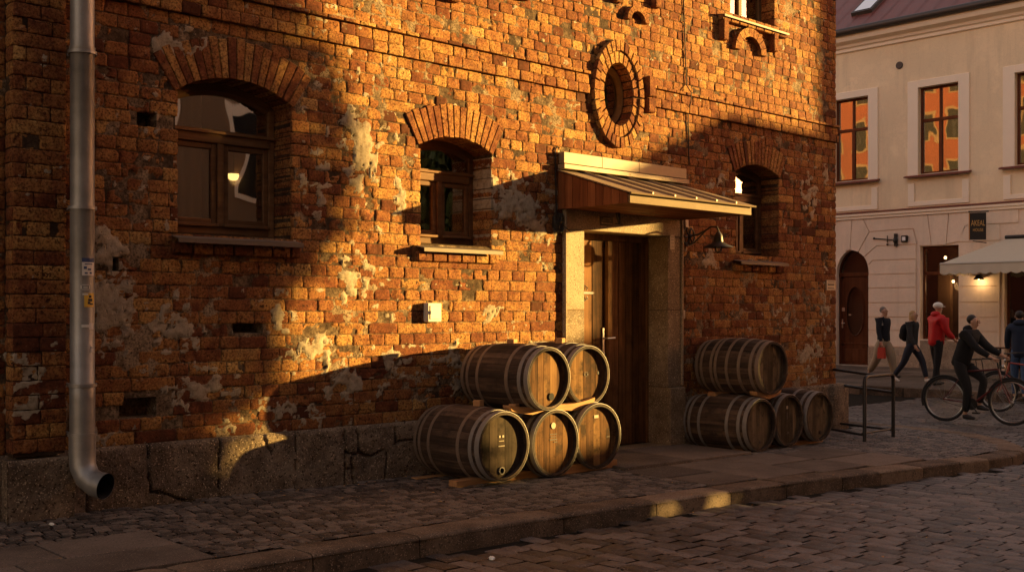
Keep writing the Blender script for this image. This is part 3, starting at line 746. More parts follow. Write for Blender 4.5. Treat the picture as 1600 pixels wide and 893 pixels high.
# windows ---------------------------------------------------------------
def arch_pts(w, inset, n=14, z_from=None):
    x0, x1 = w.x0 + inset, w.x1 - inset
    return [(x, w.top(x) - inset) for x in np.linspace(x0, x1, n)]
def window(w, curtains=None, fm='frame'):
    Y = .27; FR = M[fm]; f = MB(); zs, zt = w.zs, w.zsp - .10
    ztr = w.zs + (w.zsp - w.zs) * .72     # transom
    st = .055
    for xx in (w.x0, w.x1 - st): f.box(xx, xx + st, Y, Y + .07, zs, w.top(xx + st / 2) - .01, 0, random.random(), .004)
    # head following the arch
    a = arch_pts(w, .0); bq = arch_pts(w, .06)[::-1]
    f.prism([(p, q) for p, q in a] + [(p, q) for p, q in bq], Y, Y + .07, 'y', 0, .4)
    f.box(w.x0 + st, w.x1 - st, Y, Y + .07, zs, zs + .065, 0, .3, .004)
    f.box(w.x0 + st, w.x1 - st, Y - .015, Y + .07, ztr - .04, ztr + .045, 0, .6, .006)
    f.box(w.x0 + .01, w.x1 - .01, Y - .035, Y + .0, ztr + .035, ztr + .06, 0, .6, .004)
    f.box(w.cx - .03, w.cx + .03, Y - .012, Y + .07, zs + .065, ztr - .04, 0, .5, .005)
    fo = f.build('window', FR, BB, smooth=True, sharp=30)
    # casements and transom light
    for (xa, xb) in ((w.x0 + st, w.cx - .03), (w.cx + .03, w.x1 - st)):
        c = MB(); z0, z1 = zs + .065, ztr - .04; k = .05
        c.box(xa + .003, xa + k, Y + .004, Y + .05, z0 + .003, z1 - .003, 0, .4, .005); c.box(xb - k, xb - .003, Y + .004, Y + .05, z0 + .003, z1 - .003, 0, .5, .005)
        c.box(xa + k, xb - k, Y + .004, Y + .05, z0 + .003, z0 + k + .015, 0, .6, .005); c.box(xa + k, xb - k, Y + .004, Y + .05, z1 - k, z1 - .003, 0, .4, .005)
        c.box(xa - .004, xb + .004, Y - .03, Y + .005, z0 - .005, z0 + .022, 0, .7, .006)
        c.build('casement', FR, fo, smooth=True, sharp=30)
        MB().box(xa + k, xb - k, Y + .026, Y + .030, z0 + k, z1 - k).build('pane', M['glass'], fo)
    pts = [(x, w.top(x) - .06) for x in np.linspace(w.x0 + st, w.x1 - st, 14)]
    MB().prism([(w.x0 + st, ztr + .045)] + pts + [(w.x1 - st, ztr + .045)], Y + .026, Y + .030, 'y').build('pane', M['glass'], fo)
    c = MB(); pts2 = [(x, w.top(x) - .095) for x in np.linspace(w.x1 - st - .03, w.x0 + st + .03, 14)]
    c.prism([(p, q) for p, q in pts] + pts2, Y + .01, Y + .05, 'y', 0, .5); c.box(w.x0 + st, w.x1 - st, Y + .01, Y + .05, ztr + .045, ztr + .075, 0, .5, .004)
    c.build('casement', FR, fo)
    # sloping metal sill
    s_ = MB(); xa, xb = w.x0 - .05, w.x1 + .05; zf = zs - .075
    s_.prism([(.27, zs - .005), (.0, zs - .045), (-.125, zf + .005), (-.125, zf - .03), (-.115, zf - .03), (-.112, zf - .002), (0, zs - .055), (.27, zs - .02)], xa + .05, xb - .05, 'x')
    s_.prism([(.0, zs - .045), (-.125, zf + .005), (-.125, zf - .03), (-.115, zf - .03), (-.112, zf - .002), (0, zs - .055)], xa, xa + .05, 'x'); s_.prism([(.0, zs - .045), (-.125, zf + .005), (-.125, zf - .03), (-.115, zf - .03), (-.112, zf - .002), (0, zs - .055)], xb - .05, xb, 'x')
    s_.build('sill', M['sill'] if fm == 'frame' else M['lightframe'], fo)
    if curtains:
        for (a, e, cm) in curtains:
            cb = MB(); n = 40; vs = []
            for i in range(n + 1):
                x = a + (e - a) * i / n; y = .375 + .014 * math.sin(i * 1.1) + .006 * math.sin(i * 2.9)
                vs += [(x, y, zs), (x, y, w.zsp + .12)]
            cb.add(vs, [(2 * i, 2 * i + 2, 2 * i + 3, 2 * i + 1) for i in range(n)]); cb.build('curtain', M[cm], fo, smooth=True, sharp=0)
    return fo
window(W[0], [(3.9, 4.5, 'curtain'), (5.33, 5.6, 'curtain')]); window(W[1], [(6.62, 6.98, 'curtain'), (7.22, 7.60, 'curtain')]); window(W[2], [(11.9, 12.25, 'curtain'), (12.45, 12.8, 'curtain_pale')])
# upper window
f = MB(); x0, x1, z0 = W4[0], W4[1], W4[2]
f.box(x0, x0 + .06, .2, .27, z0, 6.9, 0, .5); f.box(x1 - .06, x1, .2, .27, z0, 6.9, 0, .5); f.box(x0 + .06, x1 - .06, .2, .27, z0, z0 + .06, 0, .5); f.box(11.92, 11.98, .19, .27, z0 + .06, 6.9, 0, .5); f.box(x0 + .06, x1 - .06, .2, .27, 6.3, 6.37)
fo = f.build('window', M['lightframe'], BB); MB().box(x0 + .06, x1 - .06, .225, .23, z0 + .06, 6.9).build('pane', M['glass'], fo)
MB().prism([(.2, z0), (-.10, z0 - .05), (-.10, z0 - .075), (-.09, z0 - .075), (-.085, z0 - .06), (.2, z0 - .015)], 11.22, 12.64, 'x').build('sill', M['sill'], fo)
cb = MB(); vs = []
for i in range(41):
    x = 11.5 + .45 * i / 40; y = .33 + .015 * math.sin(i * 1.2); vs += [(x, y, 5.3), (x, y, 6.9)]
cb.add(vs, [(2 * i, 2 * i + 2, 2 * i + 3, 2 * i + 1) for i in range(40)]); cb.build('curtain', M['curtain_pale'], fo, smooth=True, sharp=0)
# oculus glazing
o = MB().lathe([(OC[2], .2), (OC[2], .12), (OC[2] - .03, .10), (OC[2] - .07, .14), (OC[2] - .075, .2)], (OC[0], 0, OC[1]), 'y', 48).xf(lambda x, y, z: (OC[0] + (x - OC[0]) * OE, y, z)).build('round_window', M['lightframe'], BB, smooth=True)
MB().lathe([(0.001, .165), (OC[2] - .07, .165), (OC[2] - .07, .17), (.001, .17)], (OC[0], 0, OC[1]), 'y', 40).xf(lambda x, y, z: (OC[0] + (x - OC[0]) * OE, y, z)).build('pane', M['glass'], o)
MB().lathe([(.001, .24), (OC[2] - .02, .24), (OC[2] - .02, .243), (.001, .243)], (OC[0], 0, OC[1]), 'y', 30).xf(lambda x, y, z: (OC[0] + (x - OC[0]) * OE, y, z)).build('curtain', M['curtain_pale'], o)  # pale disc added behind the glass to make it look lighter, no real curtain
# interior
r_ = MB(); r_.box(3.4, 13.8, .46, 5, .4, .5); r_.box(3.4, 13.8, 4.9, 5, .5, 3.9); r_.box(3.4, 13.8, .46, 5, 3.9, 4.0); r_.box(3.3, 3.4, .46, 5, .4, 4.0); r_.box(13.8, 13.9, .46, 5, .4, 4.0)
r_.box(5.9, 6.0, .8, 4.9, .5, 3.9); r_.box(8.2, 8.3, .36, 4.9, .5, 3.9); r_.box(11, 11.1, .46, 4.9, .5, 3.9)
for (a, e) in ((-1.4, 4.0), (5.24, 6.45), (7.53, 8.4), (10.5, 11.5), (12.62, 13.94)): r_.box(a, e, .345, .45, .0, 7.3)
r_.box(4.0, 13.9, .345, .45, 4.6, 5.2); r_.box(8.9, 9.9, .8, .9, 3.4, 4.6)
r_.box(4.0, 5.24, .345, .45, .0, 2.2);r_.box(6.45, 7.53, .345, .45, .0, 2.2);r_.box(11.5, 12.62, .345, .45, .0, 2.2)
r_.box(11.0, 13.9, 4, 4.1, 4.6, 7.3)
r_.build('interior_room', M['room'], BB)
lp = MB(); pc = (5.87, 2.3, 3.04)
lp.lathe([(.02, .01), (.06, .008), (.068, -.005), (.064, -.028), (.045, -.05), (.02, -.06), (.001, -.062)], pc, 'z', 24)
LP = lp.build('pendant_lamp', M['lampglow'], None, smooth=True); tag(LP, 'lit bowl pendant lamp seen through the large left window', 'lamp')
MB().tube([(pc[0], pc[1], pc[2]), (pc[0], pc[1], 3.9)], .006, 6).build('cord', M['iron'], LP)

# door surround --------------------------------------------------------------
d = MB()
def dbox(*a, t=None, c=.006): d.box(*a, 0, random.random() if t is None else t, c)
for (xa, xb, sx) in ((8.47, 8.77, 8.475), (10.19, 10.46, 10.455)):
    for (za, zb) in ((.72, 1.62), (1.622, 2.478)):
        dbox(xa, xb, -.035, .27, za, zb, c=.008)
    dbox(xa - (.02 if xa < 9 else 0), xb + (.02 if xa > 9 else 0), -.075, .27, -.1, .718, c=.012)
dbox(8.47, 10.46, -.035, .27, 2.48, 2.70, t=.5, c=.008)
dbox(8.44, 10.49, -.055, .02, 2.70, 2.75, t=.4)
for xx in (8.455, 10.435): dbox(xx, xx + .04, -.052, -.0, .73, 2.70, t=.7, c=.01)
dbox(8.77, 10.19, .0, .34, -.05, .055, t=.3)
d.build('door_surround', M['granite'], BB, smooth=True, sharp=30)
def plank_door():
    do = MB(); Y = .27; zt = 2.46
    fr = MB(); fr.box(8.77, 8.83, Y - .02, Y + .06, .055, zt, 0, .4, .005); fr.box(10.15, 10.19, Y - .02, Y + .06, .055, zt, 0, .4, .005); fr.box(8.83, 10.15, Y - .02, Y + .06, zt - .05, zt + .02, 0, .4, .005)
    root = fr.build('door', M['door'], BB)
    xs = [8.84, 9.04, 9.22, 9.42]
    for a, e in zip(xs, xs[1:]): do.box(a + .004, e - .004, Y, Y + .045, .07, zt - .055, 0, random.random(), .004)
    do.box(8.93, 9.02, Y - .01, Y, .95, 2.25, 0, .8, .004)
    do.build('door_leaf', M['door'], root, smooth=True, sharp=30)
    do = MB(); do.box(9.45, 9.53, Y - .035, Y + .04, .07, zt - .055, 0, .5, .006)
    xs = [9.53, 9.66, 9.78, 9.90, 10.02, 10.145]
    for a, e in zip(xs, xs[1:]): do.box(a + .004, e - .004, Y - .012, Y + .04, .07, zt - .055, 0, random.random(), .004)
    do.build('door_leaf', M['door'], root, smooth=True, sharp=30)
    h = MB(); h.box(9.385, 9.415, Y - .014, Y - .004, 1.05, 1.42, 0, .5, .003); h.tube([(9.40, Y - .01, 1.30), (9.40, Y - .075, 1.30), (9.52, Y - .08, 1.305)], .011, 8); h.lathe([(.001, -.01), (.014, -.01), (.014, 0), (.001, 0)], (9.40, Y - .012, 1.13), 'y', 12)
    h.build('handle', M['steel'], root, smooth=True)
    h = MB(); h.box(8.84, 9.20, Y - .016, Y - .002, 1.80, 1.825); 
    for sg in (1, -1):
        h.tube([(9.0, Y - .01, 1.81), (9.03, Y - .014, 1.81 + sg * .05), (9.08, Y - .014, 1.81 + sg * .085), (9.13, Y - .014, 1.81 + sg * .06), (9.11, Y - .014, 1.81 + sg * .035)], .007, 6)
        h.tube([(8.90, Y - .01, 1.81), (8.93, Y - .014, 1.81 + sg * .04), (8.96, Y - .014, 1.81 + sg * .07)], .007, 6)
    h.prism([(9.20, 1.795), (9.24, 1.8125), (9.20, 1.83)], Y - .016, Y - .002, 'y')
    h.build('strap_hinge', M['iron'], root)
    MB().box(8.84, 9.44, Y + .001, Y + .03, 2.33, 2.405).build('top_rail', M['dark'], root)
plank_door()
# plaque and hook over the door, stickers on jamb
p = MB(); p.box(9.01, 9.22, -.045, -.036, 2.545, 2.645, 0, .5, .002); po = tag(p.build('door_plaque', M['iron']), 'small dark plaque with pale lettering lines on lintel above wooden door', 'sign')
q = MB()
for z_, x0_, x1_, h_ in ((2.622, 9.06, 9.16, .008), (2.600, 9.05, 9.18, .006), (2.563, 9.03, 9.20, .014)):
    x_ = x0_
    while x_ < x1_: w_ = random.uniform(.006, .014); q.box(x_, x_ + w_, -.0475, -.046, z_, z_ + h_ * random.uniform(.7, 1)); x_ += w_ + .004
q.build('lettering', M['cream'], po)
p = MB(); p.box(9.20, 9.26, -.11, -.036, 2.735 - .02, 2.76 - .02, 0, .5); p.tube([(9.23, -.1, 2.72), (9.23, -.115, 2.64), (9.24, -.12, 2.57)], [.028, .022, .012], 8); p.tube([(9.18, -.12, 2.565), (9.29, -.12, 2.56)], .008, 6)
tag(p.build('door_closer_hook', M['iron'], smooth=True), 'black iron hook fixed under the canopy beside the plaque', 'hook')
p = MB().box(10.23, 10.31, -.040, -.036, 2.33, 2.50, 0, .5); po = tag(p.build('paper_notice', M['cream']), 'pale paper notice stuck high on right door jamb', 'notice')
q = MB(); [q.box(10.245, 10.295, -.042, -.0405, z_, z_ + .006) for z_ in (2.36, 2.40, 2.44, 2.47)]; q.build('lettering', M['sill'], po)
p = MB().box(10.47, 10.53, -.03, -.0, 1.52, 1.62, 0, .5, .006); p.box(10.485, 10.515, -.036, -.03, 1.55, 1.59, 0, .5, .003)
tag(p.build('doorbell', M['cream']), 'small cream doorbell on the brick beside the right jamb', 'doorbell')
p = MB().box(10.50, 10.57, -.05, -.0, 2.60, 2.69, 0, .5, .006); tag(p.build('junction_box', M['cream']), 'small pale junction box under right end of the canopy', 'box')

# canopy -------------------------------------------------------------------
CN = empty('door_canopy', (9.43, 0, 2.8), label='sloping sheet metal canopy with boarded sides over the wooden door', cat='canopy')
def child(mb, name, mat, par, **k):
    o = mb.build(name, mat, None, **k); 
    o.parent = par; o.matrix_parent_inverse = par.matrix_basis.inverted() if True else None
    return o
sx0, sx1 = 8.36, 10.50
zb, zf, pr = 3.10, 2.795, -1.0       # back height, front height, projection
r_ = MB(); ns = 6
for i in range(ns):
    a = sx0 + (sx1 - sx0) * i / ns; e = sx0 + (sx1 - sx0) * (i + 1) / ns
    r_.add([(a + .002, -.02, zb), (e - .002, -.02, zb), (e - .002, pr - .03, zf - .009), (a + .002, pr - .03, zf - .009), (a + .002, -.02, zb - .012), (e - .002, -.02, zb - .012), (e - .002, pr - .03, zf - .021), (a + .002, pr - .03, zf - .021)],
           [(0, 1, 2, 3), (4, 7, 6, 5), (0, 3, 7, 4), (1, 5, 6, 2), (0, 4, 5, 1), (3, 2, 6, 7)], 0, random.random())
    if i: r_.add([(a - .008, -.02, zb + .022), (a + .008, -.02, zb + .022), (a + .008, pr - .03, zf + .012), (a - .008, pr - .03, zf + .012), (a - .008, -.02, zb), (a + .008, -.02, zb), (a + .008, pr - .03, zf - .009), (a - .008, pr - .03, zf - .009)],
           [(0, 1, 2, 3), (0, 3, 7, 4), (1, 5, 6, 2), (3, 2, 6, 7)], 0, .5)
child(r_, 'roof_sheet', M['sheet'], CN)
f_ = MB(); f_.box(sx0 + .03, sx1 - .03, pr, pr + .03, zf - .115, zf - .022, 0, .6, .004); f_.tube([(sx0, pr - .035, zf - .02), (sx1, pr - .035, zf - .02)], .012, 8)
child(f_, 'fascia', M['lightframe'], CN)
for xx in (sx0 + .03, sx1 - .06):
    b = MB(); n = 9
    for i in range(n):
        ya, ye = -.0 + (pr + .03) * i / n, -.0 + (pr + .03) * (i + 1) / n
        za = zb + (zf - zb) * i / n - .016; ze = zb + (zf - zb) * (i + 1) / n - .016
        b.prism([(ya - .003, za), (ye + .003, ze), (ye + .003, zf - .112), (ya - .003, zf - .112)], xx, xx + .03, 'x', 0, random.random())
    child(b, 'side_board', M['soffit'], CN)
b = MB(); n = 12
for i in range(n): b.box(sx0 + .07, sx1 - .07, pr + .035 + .08 * i, pr + .035 + .08 * i + .076, zf - .105, zf - .09, 0, random.random())
child(b, 'soffit', M['soffit'], CN)
b = MB(); b.box(8.40, 10.48, -.085, -.005, 3.165, 3.285, 0, .5, .004); b.box(8.38, 10.50, -.11, -.01, 3.105, 3.155, 0, .4, .004); b.box(8.42, 10.46, -.06, -.005, 3.15, 3.17)
for q in (8.9, 9.43, 10.0, 10.06): b.box(q, q + .03, -.113, -.11, 3.12, 3.14)
for q in (9.0, 9.62): b.box(q, q + .012, -.088, -.085, 3.165, 3.285)
child(b, 'flashing', M['flash'], CN)

# ---------------------------------------------------------------- wall lamp
WL = empty('wall_lamp', (10.60, 0, 2.50), label='black bell-shaped lamp on scrolled iron bracket right of the door', cat='lamp')
LC = Vector((10.60, -.0, 2.50))
b = MB(); b.lathe([(.105, -.03), (.118, -.03), (.118, -.015), (.105, -.015)], (LC.x, 0, LC.z), 'y', 24, closed=True)
for k in range(6):
    a = k * math.pi / 3
    b.tube([(LC.x + r_ * math.cos(a + w_), -.03, LC.z + r_ * math.sin(a + w_)) for r_, w_ in ((.02, 0), (.06, .25), (.09, .1), (.105, -.15))], .009, 6)
b.ball((LC.x, -.04, LC.z), .028)
child(b, 'rosette', M['iron'], WL, smooth=True)
tip = Vector((10.62, -.40, 2.545)); bt = MB()
bt.tube([(10.60, -.03, 2.50), (10.605, -.16, 2.515), (10.61, -.27, 2.56), (10.615, -.345, 2.60), tip + Vector((0, -.02, .045)), tip + Vector((0, -.04, .0)), tip + Vector((0, -.04, -.05))], .011, 8)
bt.tube([(10.60, -.03, 2.40), (10.603, -.10, 2.42), (10.61, -.27, 2.56)], .009, 8); bt.tube([(10.60, -.03, 2.40), (10.6, -.03, 2.5)], .009, 6)
child(bt, 'bracket', M['iron'], WL, smooth=True)
lc = tip + Vector((0, -.04, 0)); b = MB()
b.lathe([(.018, -.01), (.03, -.03), (.045, -.05), (.05, -.09), (.055, -.13), (.10, -.155), (.165, -.185), (.172, -.195), (.160, -.192), (.095, -.163), (.05, -.14), (.04, -.06), (.001, -.04)], tuple(lc), 'z', 32)
child(b, 'lamp_shade', M['iron'], WL, smooth=True)
b = MB(); b.lathe([(.035, -.14), (.045, -.19), (.04, -.235), (.02, -.255), (.001, -.26)], tuple(lc), 'z', 20); child(b, 'glass_globe', M['glass_c'], WL, smooth=True)

# wall-mounted things -------------------------------------------------------
EB = tag(MB().box(6.575, 6.745, -.07, -.0, 1.505, 1.685, 0, .5, .008).build('meter_box', M['white']), 'small white meter box on lit brick between left stack and small window', 'meter box')
b = MB().box(6.60, 6.72, -.076, -.07, 1.53, 1.66, 0, .5, .003); b.box(6.605, 6.615, -.082, -.076, 1.58, 1.61); b.build('box_door', M['white'], EB)
SG = tag(MB().box(13.69, 13.93, -.018, -.004, 1.90, 2.04, 0, .5, .002).build('number_plate', M['cream']), 'cream enamel street plate near right corner of the brick wall', 'sign')
q = MB()
for z_, h_ in ((2.015, .010), (1.965, .030), (1.925, .015)):
    x_ = 13.72 + random.uniform(0, .02)
    while x_ < 13.89: w_ = random.uniform(.008, .02); q.box(x_, x_ + w_, -.0205, -.0185, z_, z_ + h_ * random.uniform(.8, 1)); x_ += w_ + .007
q.build('lettering', M['gutter'], SG)
b = MB()
for k in range(16):
    a = k * .8; r_ = .05 + .02 * random.random()
    b.tube([(8.36 + r_ * math.cos(q + a) * (.7 + .3 * math.cos(k)), -.03 - .03 * random.random(), 2.54 + r_ * 1.5 * math.sin(q + a * .5)) for q in np.linspace(0, 5.5, 12)], .008, 5)
b.box(8.31, 8.41, -.05, -.0, 2.48, 2.60)
tag(b.build('cable_bundle', M['iron'], smooth=True), 'tangled black cable coil on brick left of the door canopy', 'cable')
b = MB(); b.tube([(8.40, -.06, 2.52), (8.47, -.10, 2.45), (8.50, -.10, 2.44)], .005, 5); b.tube([(8.36, -.012, 2.6), (8.35, -.012, 3.0), (8.34, -.012, 3.3), (8.37, -.012, 3.34)], .008, 6)
tag(b.build('cable', M['iron']), 'thin dark cable running up brick from the black coil', 'cable')
b = MB(); b.tube([(10.62, -.012, 3.35), (10.60, -.012, 4.0), (10.58, -.075, 4.1), (10.58, -.075, 4.2), (10.57, -.012, 4.3), (10.52, -.012, 5.2), (10.5, -.012, 7.2)], .007, 6)
tag(b.build('cable', M['iron']), 'thin dark cable running down upper brick wall right of round window', 'cable')

# ---------------------------------------------------------------- downpipe
DP = empty('downpipe', (3.27, -.28, .2), label='grey zinc downpipe with stickers at the left corner of the brick house', cat='drainpipe')
px, py = 3.225, -.27; r0 = .083
def ring_prof(zs_):
    return zs_
b = MB(); b.lathe([(r0, 7.3), (r0, 3.50), (r0 + .007, 3.50), (r0 + .007, 3.46), (r0, 3.45), (r0, 2.36), (r0 + .006, 2.36), (r0 + .006, 2.33), (r0 + .001, 2.32), (r0 + .001, 1.08), (r0 + .007, 1.07), (r0 + .004, .97), (r0 + .004, .70)], (px, py, 0), 'z', 32)
child(b, 'pipe', M['zinc'], DP, smooth=True)
b = MB(); pth = [(px, py, .72), (px, py, .58), (px, py - .01, .49), (px + .015, py - .055, .415), (px + .045, py - .125, .375), (px + .085, py - .20, .36)]
b.tube(pth, [r0 + .01, r0 + .01, r0 + .008, r0 + .006, r0 + .008, r0 + .012], 28, cap=False)
b.tube([Vector(p) for p in pth], [r0 + .004] * 5 + [r0 + .007], 28, cap=False, mi=1)
child(b, 'outlet_elbow', [M['zinc'], M['dark']], DP, smooth=True)
for z_ in (3.46, 2.345, 1.075, .72):
    b = MB().lathe([(r0 + .006, z_ - .012), (r0 + .016, z_ - .012), (r0 + .016, z_ + .012), (r0 + .006, z_ + .012)], (px, py, 0), 'z', 32, closed=True); b.box(px - .06, px - .03, py + .06, .0, z_ - .01, z_ + .01)
    child(b, 'clamp', M['zinc'], DP, smooth=True)
def on_pipe(a0, a1, z0, z1, rr=r0 + .0035, n=8):
    # curved patch wrapped on the pipe; angle measured around it, 0 = facing -y
    b = MB(); vs = []
    for i in range(n + 1):
        a = R(a0 + (a1 - a0) * i / n) - math.pi / 2; vs += [(px + rr * math.cos(a), py + rr * math.sin(a), z0), (px + rr * math.cos(a), py + rr * math.sin(a), z1)]
    b.add(vs, [(2 * i, 2 * i + 2, 2 * i + 3, 2 * i + 1) for i in range(n)]); return b
blue = plain('navy_ink', (.03, .05, .13), .6); yel = plain('yellow_sticker', (.60, .36, .04), .5); ink = plain('black_ink', (.015, .013, .012), .6); wst = plain('white_sticker', (.55, .52, .47), .5)
c0 = -22   # direction of the camera round the pipe
s_ = child(on_pipe(c0 - 2, c0 + 62, 1.86, 1.985), 'sticker', wst, DP); s_['label'] = 'white sticker with navy header'
q = on_pipe(c0 - 2, c0 + 62, 1.955, 1.985, r0 + .0045)
for (a, e, z, h) in ((10, 50, 1.937, .008), (6, 20, 1.905, .02), (24, 42, 1.898, .012), (10, 24, 1.872, .01), (34, 46, 1.872, .012)): t_ = on_pipe(c0 + a, c0 + e, z, z + h, r0 + .0045); q.add(t_.v, t_.f)
o = child(q, 'print', blue, DP)
s_ = child(on_pipe(c0 + 8, c0 + 62, 1.635, 1.735), 'sticker', yel, DP); s_['label'] = 'yellow sticker with black figure'
q = MB()
for (a, e, z, h) in ((30, 44, 1.70, .018), (26, 50, 1.675, .02), (24, 38, 1.655, .018), (34, 54, 1.65, .012)): t_ = on_pipe(c0 + a, c0 + e, z, z + h, r0 + .0045); q.add(t_.v, t_.f)
child(q, 'print', ink, DP)
q = MB()
for (a, e, z, h) in ((-2, 30, 1.757, .006), (-8, -2, 1.765, .025), (30, 36, 1.765, .025), (-2, 30, 1.79, .006), (4, 24, 1.77, .01), (0, 26, 1.72, .012), (-4, 36, 1.49, .02), (30, 60, 1.475, .045), (38, 60, 1.31, .03), (44, 58, 1.345, .012)): child(on_pipe(c0 + a, c0 + e, z, z + h, r0 + .0045), 'sticker_remnant', wst, DP)

# ---------------------------------------------------------------- barrels
def barrel(L=.92, rc=.305, rb=.345, head='head', hoops=6, hm='hoop', seed=0):
    """axis along y, head at y=0 facing -y, centre at z=0"""
    rnd = random.Random(seed)
    root = empty('wine_barrel')
    prof = lambda s: rc + (rb - rc) * (1 - (2 * s - 1) ** 2) if True else 0
    ns_ = 30; nl = 18; b = MB()
    for k in range(ns_):
        a0 = 2 * math.pi * k / ns_; a1 = 2 * math.pi * (k + 1) / ns_; t = min(1, max(0, rnd.gauss(.5, .22))); lift = rnd.uniform(-.0015, .0015)
        vs = []
        for i in range(nl + 1):
            s_ = i / nl; r_ = prof(s_)
            for (w_, dr) in ((.0, -.005), (.07, 0), (.5, .001), (.93, 0), (1., -.005)):
                a = a0 + (a1 - a0) * w_; rr = r_ + dr + lift; vs.append((rr * math.cos(a), s_ * L, rr * math.sin(a)))
        b.add(vs, [(i * 5 + j, (i + 1) * 5 + j, (i + 1) * 5 + j + 1, i * 5 + j + 1) for i in range(nl) for j in range(4)], 0, t)
    # inner chime and rim
    for y0, y1, s in ((0, .05, 1), (L, L - .05, -1)):
        vs = []; 
        b.lathe([(rc - .005, y0), (rc - .026, y0), (rc - .022, y1)], (0, 0, 0), 'y', 60, 0, .35)
    b.build('staves', M['stave'], root, smooth=True, sharp=45, fix=False)
    for yh, outward in ((.045, 1), (L - .045, 0)):
        hb = MB(); edges = [-1]; 
        n = 7; ws = [rnd.uniform(.8, 1.2) for _ in range(n)]; tot = sum(ws); x = -rc; rr = rc - .024
        for w_ in ws:
            x2 = x + 2 * rc * w_ / tot; xa, xb = max(x + .0016, -rr), min(x2 - .0016, rr)
            if xb > xa:
                up = [(q, math.sqrt(max(0, rr * rr - q * q))) for q in np.linspace(xa, xb, 6)]; dn = [(q, -h) for q, h in up[::-1]]
                hb.prism(up + dn, yh - .004 + rnd.uniform(-.001, .001), yh + .01, 'y', 0, min(1, max(0, rnd.gauss(.5, .28))))
            x = x2
        hb.lathe([(0.001, yh + .001), (rr, yh + .001)], (0, 0, 0), 'y', 40, 0, .1)
        hb.build('head', M[head], root)
    hp = [(.0, .05), (.085, .125), (.235, .275)] if hoops >= 6 else [(.0, .05), (.1, .14)]
    allh = [(a, e) for a, e in hp] + [(L - e, L - a) for a, e in hp]
    if hoops == 8: allh += [(.40, .44), (.56, .60)]
    for (a, e) in allh:
        s0, s1 = a / L, e / L; r_a, r_b = prof(s0), prof(s1); ym = (a + e) / 2
        h = MB().lathe([(r_a + .0005, a), (r_a + .0045, a + .001), (prof(ym / L) + .0055, ym), (r_b + .0045, e - .001), (r_b + .0005, e)], (0, 0, 0), 'y', 60)
        for q in range(3):
            an = seed * 1.3 + q * .12 + a * 9; rv = prof(ym / L) + .006; h.ball((rv * math.cos(an), ym, rv * math.sin(an)), .006, 0, .5, 5)
        h.build('hoop', M[hm if not (seed % 3 == 1 and e > .2) else 'hoop_rust'], root, smooth=True, sharp=60, fix=False)
    return root
def bung(root, x, z, r=.022, mat='dark'):
    MB().lathe([(.001, .028), (r, .028), (r * .9, .042), (.001, .042)], (x, 0, z), 'y', 16).build('bung', M[mat], root)
def mark(root, rects, mat):
    for (x, z, w, h) in rects: MB().box(x - w / 2, x + w / 2, .036, .0395, z - h / 2, z + h / 2).build('stencil_mark', mat, root)
inkm = plain('stencil_ink', (.05, .035, .025), .8); palem = plain('pale_label', (.30, .25, .18), .7)
GL = 'barrels stacked left of the door'; GR = 'barrels stacked right of the door'
def put(root, x, y, z, rot, spin, label, group):
    root.location = (x, y, z); root.rotation_euler = (0, spin, rot); tag(root, label, 'barrel', group)
B = barrel(.92, .305, .338, 'head_shaded', 6, 'hoop', 1); put(B, 6.72, -.97, .405, R(0), 0, 'dark barrel at the bottom left of left stack, grey head with pale stamp', GL)
bung(B, .0, -.22, .026); bung(B, .0, -.22, .034, 'hoop'); mark(B, [(0.0, .045, .06, .006), (0, .0, .075, .010), (.02, .085, .02, .02), (-.02, .085, .02, .02)], palem)
B = barrel(.90, .308, .338, 'head', 6, 'hoop', 2); put(B, 7.40, -.95, .378, R(1), 0, 'bottom middle barrel of left stack with round pale seal on head', GL)
mark(B, [(.0, .08, .10, .008), (0, .055, .08, .008), (0.0, .03, .10, .012), (.03, .005, .05, .008)], inkm); MB().lathe([(.001, .034), (.03, .034), (.03, .04), (.001, .04)], (.0, 0, .16), 'y', 20).build('seal', palem, B)
B = barrel(.90, .315, .345, 'head', 6, 'hoop', 3); put(B, 8.07, -.88, .385, R(-1), 0, 'bottom right barrel of left stack, brightest lit head beside door', GL)
mark(B, [(.0, .19, .06, .03)], palem); mark(B, [(.17, -.02, .05, .01)], inkm)
B = barrel(.90, .285, .318, 'head', 6, 'hoop', 4); put(B, 7.26, -1.0, .985, R(2), 0, 'upper left barrel of left stack with dark bung low on its head', GL)
bung(B, .06, -.17, .035)
B = barrel(.90, .290, .322, 'head', 6, 'hoop', 5); put(B, 8.03, -.78, .975, R(-2), 0, 'upper right barrel of left stack, orange head in front of door', GL)
mark(B, [(0, .03, .05, .006), (-.02, .01, .02, .02), (.02, .01, .02, .02), (.0, -.01, .03, .006), (.17, .02, .02, .03)], inkm)
B = barrel(.90, .298, .33, 'head_grey', 6, 'hoop', 6); put(B, 10.74, -.95, .31, R(0), 0, 'bottom left barrel of right stack touching the door jamb', GR)
mark(B, [(.02, .2, .03, .03), (.02, -.2, .03, .03), (.0, .1, .02, .02), (-.01, 0, .02, .02)], inkm)
B = barrel(.90, .300, .33, 'head_grey', 6, 'hoop', 7); put(B, 11.37, -.92, .322, R(1), 0, 'bottom middle barrel of right stack with tiny pale tag on head', GR)
mark(B, [(.0, .15, .035, .035)], palem); mark(B, [(0, .05, .02, .08), (0.02, -.15, .04, .02)], inkm)
B = barrel(.90, .295, .325, 'head_grey', 6, 'hoop', 8); put(B, 12.02, -.93, .325, R(-1), 0, 'bottom right barrel of right stack beside the corner stone', GR)
bung(B, .05, -.2, .022)
